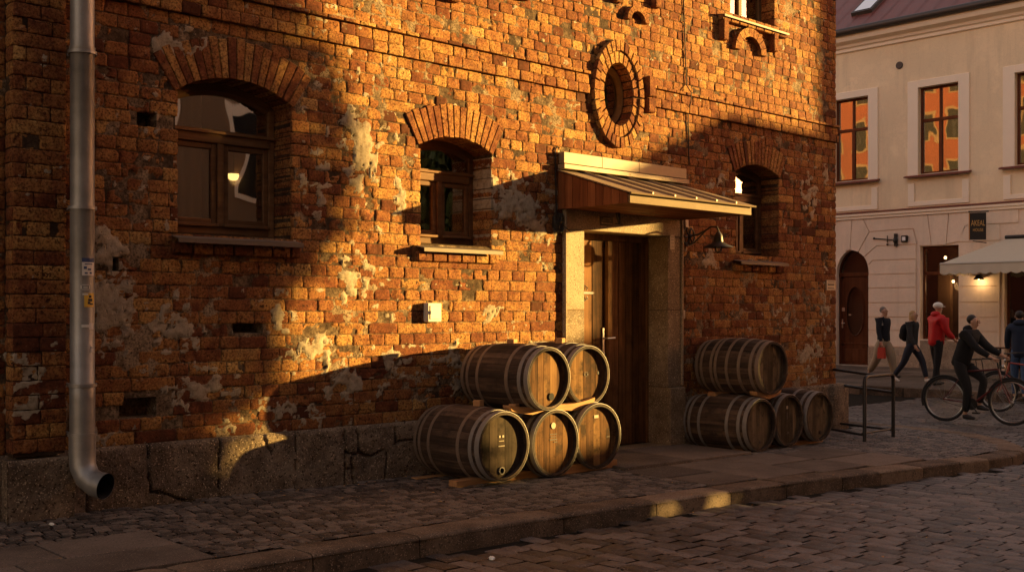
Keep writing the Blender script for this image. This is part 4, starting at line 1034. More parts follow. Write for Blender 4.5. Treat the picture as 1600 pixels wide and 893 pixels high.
B = barrel(.90, .300, .336, 'head_grey', 8, 'hoop_rust', 9); put(B, 10.98, -.95, .955, R(0), 0, 'top barrel of right stack lying alone on two others, eight hoops', GR)
# timbers
def timber(name, x0, x1, y0, y1, z0, z1, label, rot=0, group=None, t=.5):
    cx, cy, cz = (x0 + x1) / 2, (y0 + y1) / 2, (z0 + z1) / 2
    b = MB().box(x0 - cx, x1 - cx, y0 - cy, y1 - cy, z0 - cz, z1 - cz, 0, t, .005); o = b.build(name, M['timber'])
    o.location = (cx, cy, cz); o.rotation_euler = (0, 0, rot); tag(o, label, 'timber', group); return o
timber('wooden_beam', 6.28, 8.40, -.83, -.72, .045, .125, 'long reddish beam on the cobbles under front of left barrel stack')
timber('wooden_beam', 6.28, 8.40, -.28, -.18, .03, .09, 'rear beam in shadow under left barrel stack near wall')
timber('wooden_block', 7.50, 7.62, -.875, -.835, .05, .13, 'short pale wood block against the front beam of left stack')
timber('wooden_beam', 10.45, 12.3, -.80, -.70, -.02, .035, 'long dark beam on the ground under front of right barrel stack')
def wedge(x0, x1, y0, y1, z, lift, label, tilt=0):
    b = MB(); n = 10; cx = (x0 + x1) / 2; cy = (y0 + y1) / 2
    poly = [(x0 - cx, .03), (x0 - cx + .02, 0)] + [((x0 - cx) * .5, -.03)] + [(0, -.05), ((x1 - cx) * .5, -.03)] + [(x1 - cx - .02, 0), (x1 - cx, .03)] + [(q, .05 - .03 * (1 - (q / (x1 - cx)) ** 2)) for q in np.linspace(x1 - cx, x0 - cx, 7)]
    b.prism(poly, y0 - cy, y1 - cy, 'y', 0, .7); o = b.build('cradle_board', M['timber']); o.location = (cx, cy, z); o.rotation_euler = (0, tilt, 0); tag(o, label, 'board', 'wooden cradles between barrels')
wedge(6.86, 7.42, -.90, -.80, .705, 0, 'wooden cradle board under the front of the upper left barrel of left stack', .0)
wedge(7.50, 8.10, -.80, -.70, .695, 0, 'wooden cradle board under the front of the upper right barrel of left stack', -.05)
wedge(10.75, 11.25, -.88, -.78, .64, 0, 'wooden cradle board under front of the top barrel, right stack')
for (x, y, z, lb) in ((6.74, -.60, .765, 'small orange wood block on top of bottom left barrel of left stack'), (7.24, -.52, 1.315, 'small wood block on top of upper left barrel of left stack'), (8.0, -.42, 1.31, 'small wood block on top of upper right barrel of left stack'), (7.0, -.80, .73, 'small wood chock wedged beside the upper left barrel of left stack')):
    timber('wooden_chock', x - .035, x + .035, y - .04, y + .04, z - .028, z + .028, lb, .2, t=.8)
timber('wooden_plank', 10.62, 11.02, -.40, -.28, .612, .655, 'reddish plank between top and bottom barrels of the right stack')

# ---------------------------------------------------------------- bike rack
def rack(x0, y0, x1, y1, zt, label, rails=True):
    z0 = gz(x0, y0); r_ = .024; o = empty('bike_rack', ((x0 + x1) / 2, (y0 + y1) / 2, z0), label=label, cat='bike rack', group='black tube bike racks at the corner')
    A, Bv = Vector((x0, y0, 0)), Vector((x1, y1, 0)); P = lambda t, z: (A + (Bv - A) * t) + Vector((0, 0, z))
    t = MB().tube([P(0, z0 - .03), P(0, zt - .07), P(.012, zt - .035), P(.04, zt - .01), P(.09, zt), P(.91, zt), P(.96, zt - .01), P(.988, zt - .035), P(1, zt - .07), P(1, z0 - .03)], r_, 10)
    child(t, 'hoop_frame', M['iron'], o, smooth=True)
    return o
rk = rack(12.72, -1.13, 13.58, -1.06, .79, 'black tubular bike rack standing right of the barrels at corner')
b = MB().tube([(12.72, -1.1, .08), (13.58, -1.04, .07)], .014, 8); b.tube([(13.57, -1.05, .06), (14.0, .2, .05)], .016, 8); b.tube([(12.74, -1.1, .06), (13.3, .0, .06)], .016, 8)
child(b, 'base_rail', M['iron'], rk, smooth=True)
b = MB().tube([(13.57, -1.05, .55), (14.25, .35, .58)], .020, 8); b.tube([(13.15, -1.09, .785), (14.15, .35, .80)], .020, 8)
child(b, 'side_rail', M['iron'], rk, smooth=True)

# ---------------------------------------------------------------- beige building (plane x = 28)
FB = empty('beige_townhouse', (28, 4, 0), label='beige rendered townhouse with mahogany windows, arched door and red roof across side street', cat='building')
FX = 28.0; YA, YB = -7.0, 24.0
wins = [(7.25, 8.30), (4.72, 5.81), (2.21, 3.29), (-.4, .68), (-2.9, -1.82), (-5.4, -4.32), (9.75, 10.8), (12.3, 13.4), (14.9, 16), (17.4, 18.5)]
holes = [(a, e, 5.24, 7.53) for a, e in wins]
low = [(4.72, 5.76, .88, 3.33), (2.0, 3.55, .0, 3.33), (-2, -.4, .88, 3.33), (-5.2, -3.6, .88, 3.33), (11.5, 13, .88, 3.33), (15, 16.5, .88, 3.33)]
DR = (7.24, 8.23, .1, 2.64, .68)
def quadwall(mb, x, ya, yb, za, zb, hs, depth, mi=0):
    ys = sorted(set([ya, yb] + [h[0] for h in hs] + [h[1] for h in hs])); zs = sorted(set([za, zb] + [h[2] for h in hs] + [h[3] for h in hs]))
    for y0, y1 in zip(ys, ys[1:]):
        for z0, z1 in zip(zs, zs[1:]):
            ym, zm = (y0 + y1) / 2, (z0 + z1) / 2
            if any(h[0] < ym < h[1] and h[2] < zm < h[3] for h in hs): continue
            mb.add([(x, y0, z0), (x, y1, z0), (x, y1, z1), (x, y0, z1)], [(0, 3, 2, 1)], mi)
    for h in hs:
        a, e, p, q = h[:4]; X2 = x + depth
        mb.add([(x, a, p), (x, e, p), (x, e, q), (x, a, q), (X2, a, p), (X2, e, p), (X2, e, q), (X2, a, q)], [(0, 1, 5, 4), (1, 2, 6, 5), (2, 3, 7, 6), (3, 0, 4, 7)], mi)
b = MB(); quadwall(b, FX, YA, YB, 4.2, 9.0, holes, .22, 0)
b.box(FX + .3, 38, YA, YA + .1, -.2, 9.0); b.box(FX + .3, 38, YB - .1, YB, -.2, 9.0); b.box(37.9, 38, YA, YB, -.2, 9); b.add([(FX, YA, -.2), (FX + .3, YA, -.2), (FX + .3, YA, 9), (FX, YA, 9)], [(0, 1, 2, 3)])
ho = child(b, 'wall', M['facade'], FB, fix=False)
b = MB(); dr_h = (DR[0], DR[1], DR[2], DR[3] + DR[4]); quadwall(b, FX, YA, YB, -.2, 4.2, low + [dr_h], .22, 0)
cy, hw = (DR[0] + DR[1]) / 2, (DR[1] - DR[0]) / 2
arc = [(cy + hw * math.cos(a), DR[3] + DR[4] * math.sin(a)) for a in np.linspace(0, math.pi, 21)]
for side in (0, 1):
    pts = arc[:11] if side == 0 else arc[10:]
    corner = (DR[1], DR[3] + DR[4]) if side == 0 else (DR[0], DR[3] + DR[4])
    for p, q in zip(pts, pts[1:]): b.add([(FX, *p), (FX, *q), (FX, *corner)], [(0, 1, 2)])
for p, q in zip(arc, arc[1:]): b.add([(FX, *p), (FX, *q), (FX + .22, *q), (FX + .22, *p)], [(0, 1, 2, 3)])
# rusticated blocks standing 25 mm proud
def rb(poly): b.prism(poly, FX - .028, FX + .002, 'x')
zl = [.66, 1.10, 1.46, 1.85, 2.25, 2.62]
g_ = .011
for z0, z1 in zip(zl, zl[1:]):
    rb([(5.87, z0 + g_), (7.235, z0 + g_), (7.235, z1 - g_), (5.87, z1 - g_)])
    rb([(3.66, z0 + g_), (4.70, z0 + g_), (4.70, z1 - g_), (3.66, z1 - g_)])
    rb([(8.25, z0 + g_), (11.4, z0 + g_), (11.4, z1 - g_), (8.25, z1 - g_)])
    for a, e in ((-.3, 1.9), (-3.5, -2.1), (-6.9, -5.3), (13.1, 14.9), (16.6, 23.9)): rb([(a, z0 + g_), (e, z0 + g_), (e, z1 - g_), (a, z1 - g_)])
rb([(5.87, 2.631), (7.225, 2.631), (7.23, 2.82), (7.13, 2.99), (5.87, 2.99)])
rb([(5.87, 3.01), (7.07, 3.01), (7.15, 2.90 + .09), (7.30, 3.05), (7.36, 3.12), (7.02, 3.38), (5.87, 3.38)]) if False else rb([(5.87, 3.012), (7.12, 3.012), (7.24, 2.90), (7.35, 3.10), (7.00, 3.38), (5.87, 3.38)])
rb([(5.85, 3.405), (7.0, 3.405), (7.37, 3.125), (7.52, 3.24), (7.20, 3.78), (5.95, 3.80)])
rb([(7.55, 3.26), (7.78, 3.33), (7.72, 4.14), (7.40, 4.14), (7.22, 3.80)]); rb([(7.80, 3.33), (7.95, 3.30), (8.1, 4.14), (7.74, 4.14)])
rb([(5.45, 3.35), (5.78, 3.35), (5.92, 3.82), (6.4, 3.82), (7.20, 3.80), (7.36, 4.14), (5.55, 4.14)]); rb([(5.05, 3.35), (5.43, 3.35), (5.52, 4.14), (4.98, 4.14)])
rb([(3.66, 2.631), (4.70, 2.631), (4.70, 2.99), (3.66, 2.99)]); rb([(3.66, 3.012), (4.70, 3.012), (4.70, 3.38), (3.66, 3.38)]); rb([(3.66, 3.405), (4.70, 3.405), (4.55, 3.80), (3.66, 3.80)])
rb([(3.2, 3.82), (4.52, 3.82), (4.7, 3.42), (5.03, 3.37), (4.95, 4.14), (3.2, 4.14)])
child(b, 'ground_floor_wall', M['facade_low'], FB, fix=False)
for a, e in ((3.66, 4.72), (5.76, 7.24), (8.23, 11.4), (-.3, 1.9), (-3.5, -2.1), (-6.9, -5.3)): child(MB().box(FX - .05, FX, a, e, -.1, .65, 0, random.random(), .012), 'stone_base', M['fplinth'], FB)
child(MB().box(FX - .045, FX, 4.73, 5.75, -.1, .85, 0, .5, .012), 'stone_base', M['fplinth'], FB)
# belt, cornice, trims
b = MB()
b.prism([(FX + .0, 4.16), (FX - .06, 4.16), (FX - .06, 4.22), (FX - .10, 4.24), (FX - .10, 4.30), (FX, 4.36)], YA, YB, 'y')
for v in (0,):
    pf_ = [(FX, 8.80), (FX - .06, 8.82), (FX - .06, 8.90), (FX - .12, 8.93), (FX - .14, 9.0), (FX - .30, 9.06), (FX - .34, 9.16), (FX - .34, 9.24), (FX, 9.3)]
    b.prism(pf_, YA, YB, 'y')
for (a, e) in wins:
    w_ = .25; p_ = .03
    for (ya, yb, za, zb) in ((a - w_ - .04, a - .0, 5.13, 7.72), (e + .0, e + w_ + .04, 5.13, 7.72), (a, e, 7.53, 7.72)): b.box(FX - p_, FX + .002, ya, yb, za, zb, 0, .5, .006)
    for (ya, yb, za, zb) in ((a - .28, a - .1, 4.52, 5.0), (e + .1, e + .28, 4.52, 5.0), (a - .28, e + .28, 4.40, 4.52)): b.box(FX - p_, FX + .002, ya, yb, za, zb, 0, .5, .006)
child(b, 'moulding', M['trim'], FB)
b = MB(); b.prism([(FX + .0, 4.365), (FX - .12, 4.335), (FX - .12, 4.31), (FX, 4.34)], YA, YB, 'y'); child(b, 'belt_flashing', M['roof'], FB)
b = MB().tube([(FX - .40, YA, 9.30), (FX - .40, YB, 9.30)], .10, 10); b.box(FX - .36, FX + .1, YA, YB, 9.25, 9.34); child(b, 'gutter', M['gutter'], FB, smooth=True)
b = MB(); b.add([(FX - .36, YA, 9.36), (FX - .36, YB, 9.36), (FX + 5, YB, 13.2), (FX + 5, YA, 13.2), (FX + 10, YB, 9.36), (FX + 10, YA, 9.36)], [(0, 1, 2, 3), (3, 2, 4, 5), (0, 3, 5), (1, 4, 2)])
sl = 3.84 / 5.36
for k in range(0, int((YB - YA) / .5)):
    y_ = YA + .3 + k * .5; b.add([(FX - .36, y_ - .012, 9.40), (FX - .36, y_ + .012, 9.40), (FX + 4.9, y_ + .012, 13.17), (FX + 4.9, y_ - .012, 13.17)], [(0, 1, 2, 3)])
ro = child(b, 'roof', M['roof'], FB, fix=False)
def skylight(ya, yb, za, zb):
    xa, xb = FX - .36 + (za - 9.36) / sl, FX - .36 + (zb - 9.36) / sl; b = MB()
    def P(x, y, u): return (x - u * .55, y, 9.36 + (x - FX + .36) * sl + u)
    vs = [P(x, y, u) for u in (.0, .09) for (x, y) in ((xa, ya), (xa, yb), (xb, yb), (xb, ya))]; b.add(vs, [(0, 1, 5, 4), (1, 2, 6, 5), (2, 3, 7, 6), (3, 0, 4, 7), (4, 5, 6, 7)])
    o = child(b, 'skylight', M['gutter'], FB); k = .07
    b = MB().add([P(x, y, .1) for (x, y) in ((xa + k, ya + k), (xa + k, yb - k), (xb - k, yb - k), (xb - k, ya + k))], [(0, 1, 2, 3)]); o2 = child(b, 'skylight_pane', M['glass_b'], FB)
skylight(7.35, 7.98, 9.9, 10.9); skylight(4.6, 5.4, 10.1, 11.1)
# upper windows
def townwin(a, e, z0, z1, ztr, mat, gmat, mull=True, sill=True, name='window', depth=.14):
    f = MB(); X = FX + depth; t = .06
    f.box(X, X + .06, a, a + t, z0, z1, 0, .5, .005); f.box(X, X + .06, e - t, e, z0, z1, 0, .5, .005); f.box(X, X + .06, a + t, e - t, z0, z0 + t, 0, .5, .005); f.box(X, X + .06, a + t, e - t, z1 - t, z1, 0, .5, .005)
    f.box(X - .015, X + .06, a + t, e - t, ztr - .04, ztr + .04, 0, .5, .005)
    if mull: m = (a + e) / 2; f.box(X - .01, X + .06, m - .045, m + .045, z0 + t, ztr - .04, 0, .5, .005); f.box(X - .01, X + .06, m - .03, m + .03, ztr + .04, z1 - t, 0, .5, .005)
    o = child(f, name, mat, FB)
    g2 = MB().box(X + .03, X + .034, a + t, e - t, z0 + t, z1 - t); go = g2.build('pane', gmat); go.parent = o
    if sill:
        s2 = MB(); s2.prism([(FX + .14, z0 + .02), (FX - .16, z0 - .05), (FX - .16, z0 - .09), (FX - .14, z0 - .09), (FX + .14, z0 - .03)], a - .34, e + .34, 'y'); so2 = s2.build('sill', M['roof']); so2.parent = o
    return o
for (a, e) in wins:
    o = townwin(a, e, 5.24, 7.53, 6.66, M['redframe'], M['glass_b'])
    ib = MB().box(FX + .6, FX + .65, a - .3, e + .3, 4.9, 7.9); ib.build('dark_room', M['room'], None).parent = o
for (a, e, z0, z1) in low:
    o = townwin(a, e, z0 if z0 > .5 else .12, z1, 2.62, M['redframe'], M['glass_c'], False, False, 'shop_window', .16)
# shop interior
b = MB(); b.box(FX + .25, FX + .3, -6.9, 23.9, -.1, .85); b.box(FX + 4.5, FX + 4.6, -6.9, 10, -.1, 4.2); b.box(FX + .3, FX + 4.5, -6.9, 10, -.1, .0); b.box(FX + .3, FX + 4.5, -6.9, 10, 4.1, 4.2); b.box(FX + .3, FX + 4.5, 6.4, 6.5, 0, 4.1)
b.box(FX + .3, FX + .35, 5.8, 6.9, .0, 4.1); b.box(FX + .3, FX + .35, 3.6, 4.66, .0, 4.1)
b.box(FX + 1.5, FX + 1.6, 4.9, 6.3, .0, 4.0)
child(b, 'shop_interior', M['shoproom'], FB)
b = MB().box(FX + 1.2, FX + 1.35, 5.5, 5.85, .9, 2.9); child(b, 'lit_curtain', M['room'], FB)
GB = 'string bulbs in the shop window'
for (y_, z_, x_, r_, k) in ((5.45, 3.05, 28.8, .035, 0), (5.02, 3.14, 28.8, .035, 1), (5.30, 2.88, 28.8, .03, 2), (5.42, 2.42, 29.2, .035, 3), (5.22, 2.33, 29.2, .03, 4), (5.0, 2.27, 29.2, .03, 5), (4.9, 2.08, 29.3, .03, 6), (4.78, 2.08, 29.3, .03, 7)):
    o = MB().ball((0, 0, 0), (r_, r_, r_ * 1.2), n=8).build('light_bulb', M['bulb'], None, smooth=True); o.location = (x_, y_, z_)
    MB().tube([(0, 0, r_), (0, 0, 4.1 - z_)], .004, 4).build('cord', M['iron'], o)
    tag(o, ['upper left', 'upper right', 'upper middle', 'leftmost of lower row', 'second of lower row', 'third of lower row', 'lowest but one on the right', 'lowest rightmost'][k] + ' small glowing bulb hanging in the shop window', 'light bulb', GB)
o = MB().lathe([(.03, .06), (.12, .05), (.15, 0), (.12, -.06), (.05, -.09), (.001, -.09)], (0, 0, 0), 'z', 20).build('pendant_lamp', M['lampglow'], None, smooth=True); o.location = (29.0, 4.82, 2.5)
MB().tube([(0, 0, .05), (0, 0, 1.6)], .006, 5).build('cord', M['iron'], o); tag(o, 'glowing round pendant lamp in the shop window under the awning edge', 'lamp')
# arched door
X = FX + .15; d = MB(); a, e = DR[0], DR[1]
d.box(X, X + .06, a, a + .07, .12, 2.62, 0, .5, .006); d.box(X, X + .06, e - .07, e, .12, 2.62, 0, .5, .006); d.box(X - .02, X + .07, a, e, 2.58, 2.70, 0, .6, .01)
ar2 = [(cy + (hw - .05) * math.cos(q), DR[3] + (DR[4] - .05) * math.sin(q)) for q in np.linspace(math.pi, 0, 21)]
d.prism(arc + ar2, X, X + .06, 'x')
do = child(d, 'arched_door', M['redwood'], FB)
d = MB()
hz0, hz1 = .12, 2.58; ov = [(cy + .26 * math.cos(q) * (1 if abs(math.sin(q)) < .8 else .95), 1.62 + (.68 if True else 0) * math.copysign(abs(math.sin(q)) ** .8, math.sin(q))) for q in np.linspace(0, 2 * math.pi, 33)[:-1]]
ya, yb = a + .075, e - .075
ring = []
for (p, q) in ov:
    dy, dz = p - cy, q - 1.62; s_ = min((yb - cy) / abs(dy) if dy else 9, (.96 - .0) / abs(dz) if dz else 9); ring.append((cy + dy * s_, 1.62 + dz * s_))
n = len(ov); vs = [(X + .01, *p) for p in ov] + [(X + .01, *p) for p in ring]; d.add(vs, [(i, (i + 1) % n, (i + 1) % n + n, i + n) for i in range(n)])
d.box(X + .01, X + .05, ya, yb, hz0, .66); d.box(X - .005, X + .02, ya + .10, yb - .10, .22, .58, 0, .8, .012); d.tube([(X + .0, p, q) for p, q in ov], .016, 6, closed=True); d.box(X + .012, X + .05, ya, yb, 2.57, 2.59); d.box(X - .01, X + .03, ya, yb, .70, .74, 0, .7, .006)
o = d.build('door_leaf', M['redwood']); o.parent = do
d = MB(); d.add([(X + .04, *p) for p in ov], [tuple(range(len(ov)))]); d.add([(X + .04, *p) for p in ar2] , [tuple(range(len(ar2)))])
o = d.build('pane', M['glass_c']); o.parent = do
d = MB(); d.box(X + .3, X + .32, a - .3, e + .3, 0, 3.6); o = d.build('dark_hall', M['room']); o.parent = do
d = MB(); d.tube([(X, 8.12, 1.28), (X - .06, 8.12, 1.28), (X - .06, 8.02, 1.29)], .012, 6); d.box(X - .01, X, 8.10, 8.14, 1.15, 1.40); d.box(X - .004, X + .0, 8.05, 8.14, 1.62, 1.72); d.box(X - .004, X + .005, 7.86, 7.93, 1.50, 1.54)
o = d.build('handle', M['steel']); o.parent = do
b = MB().box(FX - .25, FX + .2, a - .1, e + .1, .0, .135, 0, .5, .01); child(b, 'doorstep', M['fplinth'], FB)
# facade fittings
b = MB().lathe([(.001, -.03), (.09, -.03), (.10, -.02), (.10, 0)], (FX, 6.34, 8.21), 'x', 20); tag(b.build('wall_vent', M['gutter']), 'round dark vent on upper beige wall below the cornice', 'vent')
b = MB().tube([(FX - .05, 6.42, 3.53), (FX - .06, 7.05, 3.60)], .014, 6); b.ball((FX - .06, 7.05, 3.60), .03, n=6); b.box(FX - .08, FX, 6.38, 6.46, 3.36, 3.70); b.ball((FX - .07, 6.42, 3.52), (.05, .07, .09), n=8); b.tube([(FX - .06, 6.66, 3.46), (FX - .06, 6.66, 3.66)], .014, 6); b.ball((FX - .06, 6.66, 3.42), .03, n=6)
tag(b.build('flag_bracket', M['iron'], smooth=True), 'black iron flag bracket on beige wall right of the arched door', 'bracket')
b = MB().box(FX - .10, FX - .02, 6.08, 6.26, 3.46, 3.64, 0, .5, .02); o = tag(b.build('wall_light', M['iron']), 'small round-cornered black outdoor light beside the flag bracket', 'light')
MB().box(FX - .108, FX - .10, 6.12, 6.22, 3.50, 3.60, 0, .5, .01).build('lens', plain('white_lens', (.85, .85, .85), .3), o)
# hanging sign
def text_mesh(txt, size, name, mat, parent, loc, rot, ext=.004):
    c = bpy.data.curves.new(name, 'FONT'); c.body = txt; c.size = size; c.extrude = ext; c.align_x = 'CENTER'; c.align_y = 'CENTER'
    o = bpy.data.objects.new('tmp', c); S.collection.objects.link(o); bpy.context.view_layer.update()
    me = bpy.data.meshes.new_from_object(o.evaluated_get(bpy.context.evaluated_depsgraph_get())); bpy.data.objects.remove(o)
    me.materials.clear(); me.materials.append(mat); q = bpy.data.objects.new(name, me); S.collection.objects.link(q); q.location = loc; q.rotation_euler = rot; q.parent = parent; return q
SI = empty('hanging_sign', (27.62, 4.05, 3.75), R(-32), label='black hanging sign with gold letters on the beige wall above awning', cat='sign')
MB().box(-.19, .19, -.035, .035, -.34, .34, 0, .5, .008).build('panel', M['iron'], SI)
MB().box(-.21, -.192, -.036, .036, -.35, .35).build('edge_strip', plain('orange_edge', (.45, .22, .07), .6), SI)
gold = plain('gold_letters', (.60, .36, .12), .5, .2)
o = text_mesh('AKEAL', .135, 'lettering', gold, SI, (0, -.04, .07), (R(90), 0, 0)); o.scale = (.82, 1.5, 1)
o = text_mesh('HOUSE', .085, 'lettering', gold, SI, (0, -.04, -.10), (R(90), 0, 0)); o.scale = (.9, 1.25, 1)
SI.rotation_euler = (0, 0, R(-60))
MB().tube([(-.22, 0, .37), (.25, 0, .37)], .02, 6).tube([(-.12, 0, -.37), (.20, 0, -.42)], .012, 6).build('bracket', M['iron'], SI)
# awning
AW = empty('shop_awning', (27.4, 3, 2.9), label='cream canvas awning with scalloped valance over the cafe window', cat='awning')
def child2(mb, name, mat, par, **k): return child(mb, name, mat, par, **k)
b = MB(); ya, yb = 0.2, 4.42; ax0 = 26.35
b.add([(FX - .05, ya, 3.42), (FX - .05, 3.46, 3.42), (ax0, yb - .0, 2.78), (ax0, ya, 2.78)], [(0, 1, 2, 3)]); b.add([(FX - .05, 3.46, 3.42), (ax0, yb, 2.78), (FX - .05, yb, 2.78)], [(0, 1, 2)])
b.xf(lambda x, y, z: (x, y, z)); child(b, 'canvas', M['awning'], AW, fix=False)
v = MB(); n = 120; vs = []
for i in range(n + 1):
    y_ = yb + (ya - yb) * i / n; vs += [(ax0 - .012, y_, 2.77), (ax0 - .012 + .008 * math.sin(i * .5), y_, 2.55 - .045 * abs(math.sin(i * math.pi / 7)))]
v.add(vs, [(2 * i, 2 * i + 1, 2 * i + 3, 2 * i + 2) for i in range(n)])
vs = []
for i in range(31):
    x_ = ax0 + (FX - .05 - ax0) * i / 30; vs += [(x_, yb + .01, 2.77), (x_, yb + .01, 2.55 - .045 * abs(math.sin(i * math.pi / 7)))]
v.add(vs, [(2 * i, 2 * i + 1, 2 * i + 3, 2 * i + 2) for i in range(30)])
child(v, 'valance', M['awning'], AW, fix=False)
b = MB().tube([(ax0, ya, 2.775), (ax0, yb, 2.775)], .028, 8); b.tube([(FX - .06, ya, 3.46), (FX - .06, 3.5, 3.46)], .045, 8, 1); b.tube([(ax0, yb, 2.775), (FX, yb, 2.775)], .02, 8)
child(b, 'frame_bar', [M['white'], M['iron']], AW, smooth=True)
# lit wall lamp beneath awning
o = MB().lathe([(.03, .12), (.06, .1), (.13, 0), (.125, 0), (.05, .09)], (0, 0, 0), 'z', 20).build('wall_lamp', M['iron'], None, smooth=True); o.location = (27.78, 4.1, 2.42); tag(o, 'small lit wall lamp glowing on the beige wall under the awning', 'lamp')
MB().ball((0, 0, .03), .035, n=8).build('bulb', M['bulb'], o); MB().tube([(0, 0, .1), (.1, 0, .14), (.2, 0, .1)], .01, 6).build('arm', M['iron'], o)
pl_ = bpy.data.lights.new('cafe_lamp_light', 'POINT'); pl_.energy = 1.1; pl_.color = (1, .6, .25); pl_.shadow_soft_size = .04; po = bpy.data.objects.new('cafe_lamp_light', pl_); S.collection.objects.link(po); po.location = (27.78, 4.1, 2.36)
pl_ = bpy.data.lights.new('shop_light', 'POINT'); pl_.energy = 4; pl_.color = (1, .62, .3); pl_.shadow_soft_size = .1; po = bpy.data.objects.new('shop_light', pl_); S.collection.objects.link(po); po.location = (29.0, 5.2, 2.3)

# cafe furniture
def cafe_chair(x, y, rz, label):
    z = fz(x, y); o = empty('cafe_chair', (x, y, z), rz, label=label, cat='chair', group='dark cafe chairs on the far pavement')
    MB().lathe([(.001, .44), (.19, .44), (.20, .455), (.19, .47), (.001, .475)], (0, 0, 0), 'z', 20).build('seat', M['iron'], o)
    for sx, sy in ((1, 1), (1, -1), (-1, 1), (-1, -1)):
        top = .45 if sx > 0 else .85
        MB().tube([(.20 * sx, .19 * sy, 0), (.15 * sx, .15 * sy, .44)] + ([(-.19, .15 * sy, .86)] if sx < 0 else []), .011, 6).build('leg', M['iron'], o)
    MB().tube([(-.19, -.15, .80), (-.23, 0, .90), (-.19, .15, .80)], .016, 6).tube([(-.17, -.15, .62), (-.20, 0, .66), (-.17, .15, .62)], .011, 6).build('backrest', M['iron'], o)
def cafe_table(x, y, label):
    z = fz(x, y); o = empty('cafe_table', (x, y, z), 0, label=label, cat='table', group='small cafe tables on the far pavement')
    MB().lathe([(.001, .71), (.32, .71), (.33, .72), (.32, .735), (.001, .735)], (0, 0, 0), 'z', 28).build('table_top', M['redwood'], o)
    MB().tube([(0, 0, .02), (0, 0, .71)], .025, 8).lathe([(.001, .05), (.05, .05), (.20, .015), (.21, 0), (.001, 0)], (0, 0, 0), 'z', 20).build('pedestal', M['iron'], o)
cafe_table(25.4, 2.55, 'round cafe table behind the cyclist'); cafe_table(26.4, 1.6, 'round cafe table nearest the awning post')
cafe_chair(25.3, 3.15, R(-90), 'dark cafe chair left of the round table behind the cyclist'); cafe_chair(25.3, 1.95, R(90), 'dark cafe chair between the two cafe tables'); cafe_chair(26.9, 2.6, R(200), 'dark cafe chair closest to the beige wall'); cafe_chair(26.3, 1.0, R(90), 'dark cafe chair behind the person in navy jacket')

# ---------------------------------------------------------------- people
def skin_mesh(name, V, E, rad, mats, parent, root=0, sub=1, extra=None, matfn=None):
    me = bpy.data.meshes.new(name); me.from_pydata([tuple(v) for v in V], E, []); o = bpy.data.objects.new('tmp_skin', me); S.collection.objects.link(o)
    md = o.modifiers.new('s', 'SKIN'); md.use_smooth_shade = True
    for i, r_ in enumerate(rad):
        r_ = r_ if hasattr(r_, '__len__') else (r_, r_); me.skin_vertices[0].data[i].radius = r_; me.skin_vertices[0].data[i].use_root = (i == root)
    if sub: s2 = o.modifiers.new('u', 'SUBSURF'); s2.levels = sub
    bpy.context.view_layer.update()
    m2 = bpy.data.meshes.new_from_object(o.evaluated_get(bpy.context.evaluated_depsgraph_get())); bpy.data.objects.remove(o)
    mb = MB(); mb.add([tuple(v.co) for v in m2.vertices], [tuple(p.vertices) for p in m2.polygons])
    if extra: extra(mb)
    q = mb.build(name, mats, parent, smooth=True, sharp=0, fix=False); bpy.data.meshes.remove(m2); return q
SKIN = plain('skin', (.46, .26, .17), .55, 0, .06); HAIRG = plain('grey_hair', (.16, .14, .12), .8, 0, .3, 60, .4); BLOND = plain('blond_hair', (.42, .27, .12), .7, 0, .3, 60, .4); HAIRD = plain('dark_hair', (.02, .014, .01), .6, 0, .3, 60, .4)
def cloth(name, col, rough=.85): return plain(name, col, rough, 0, .2, 14, .5, .25)
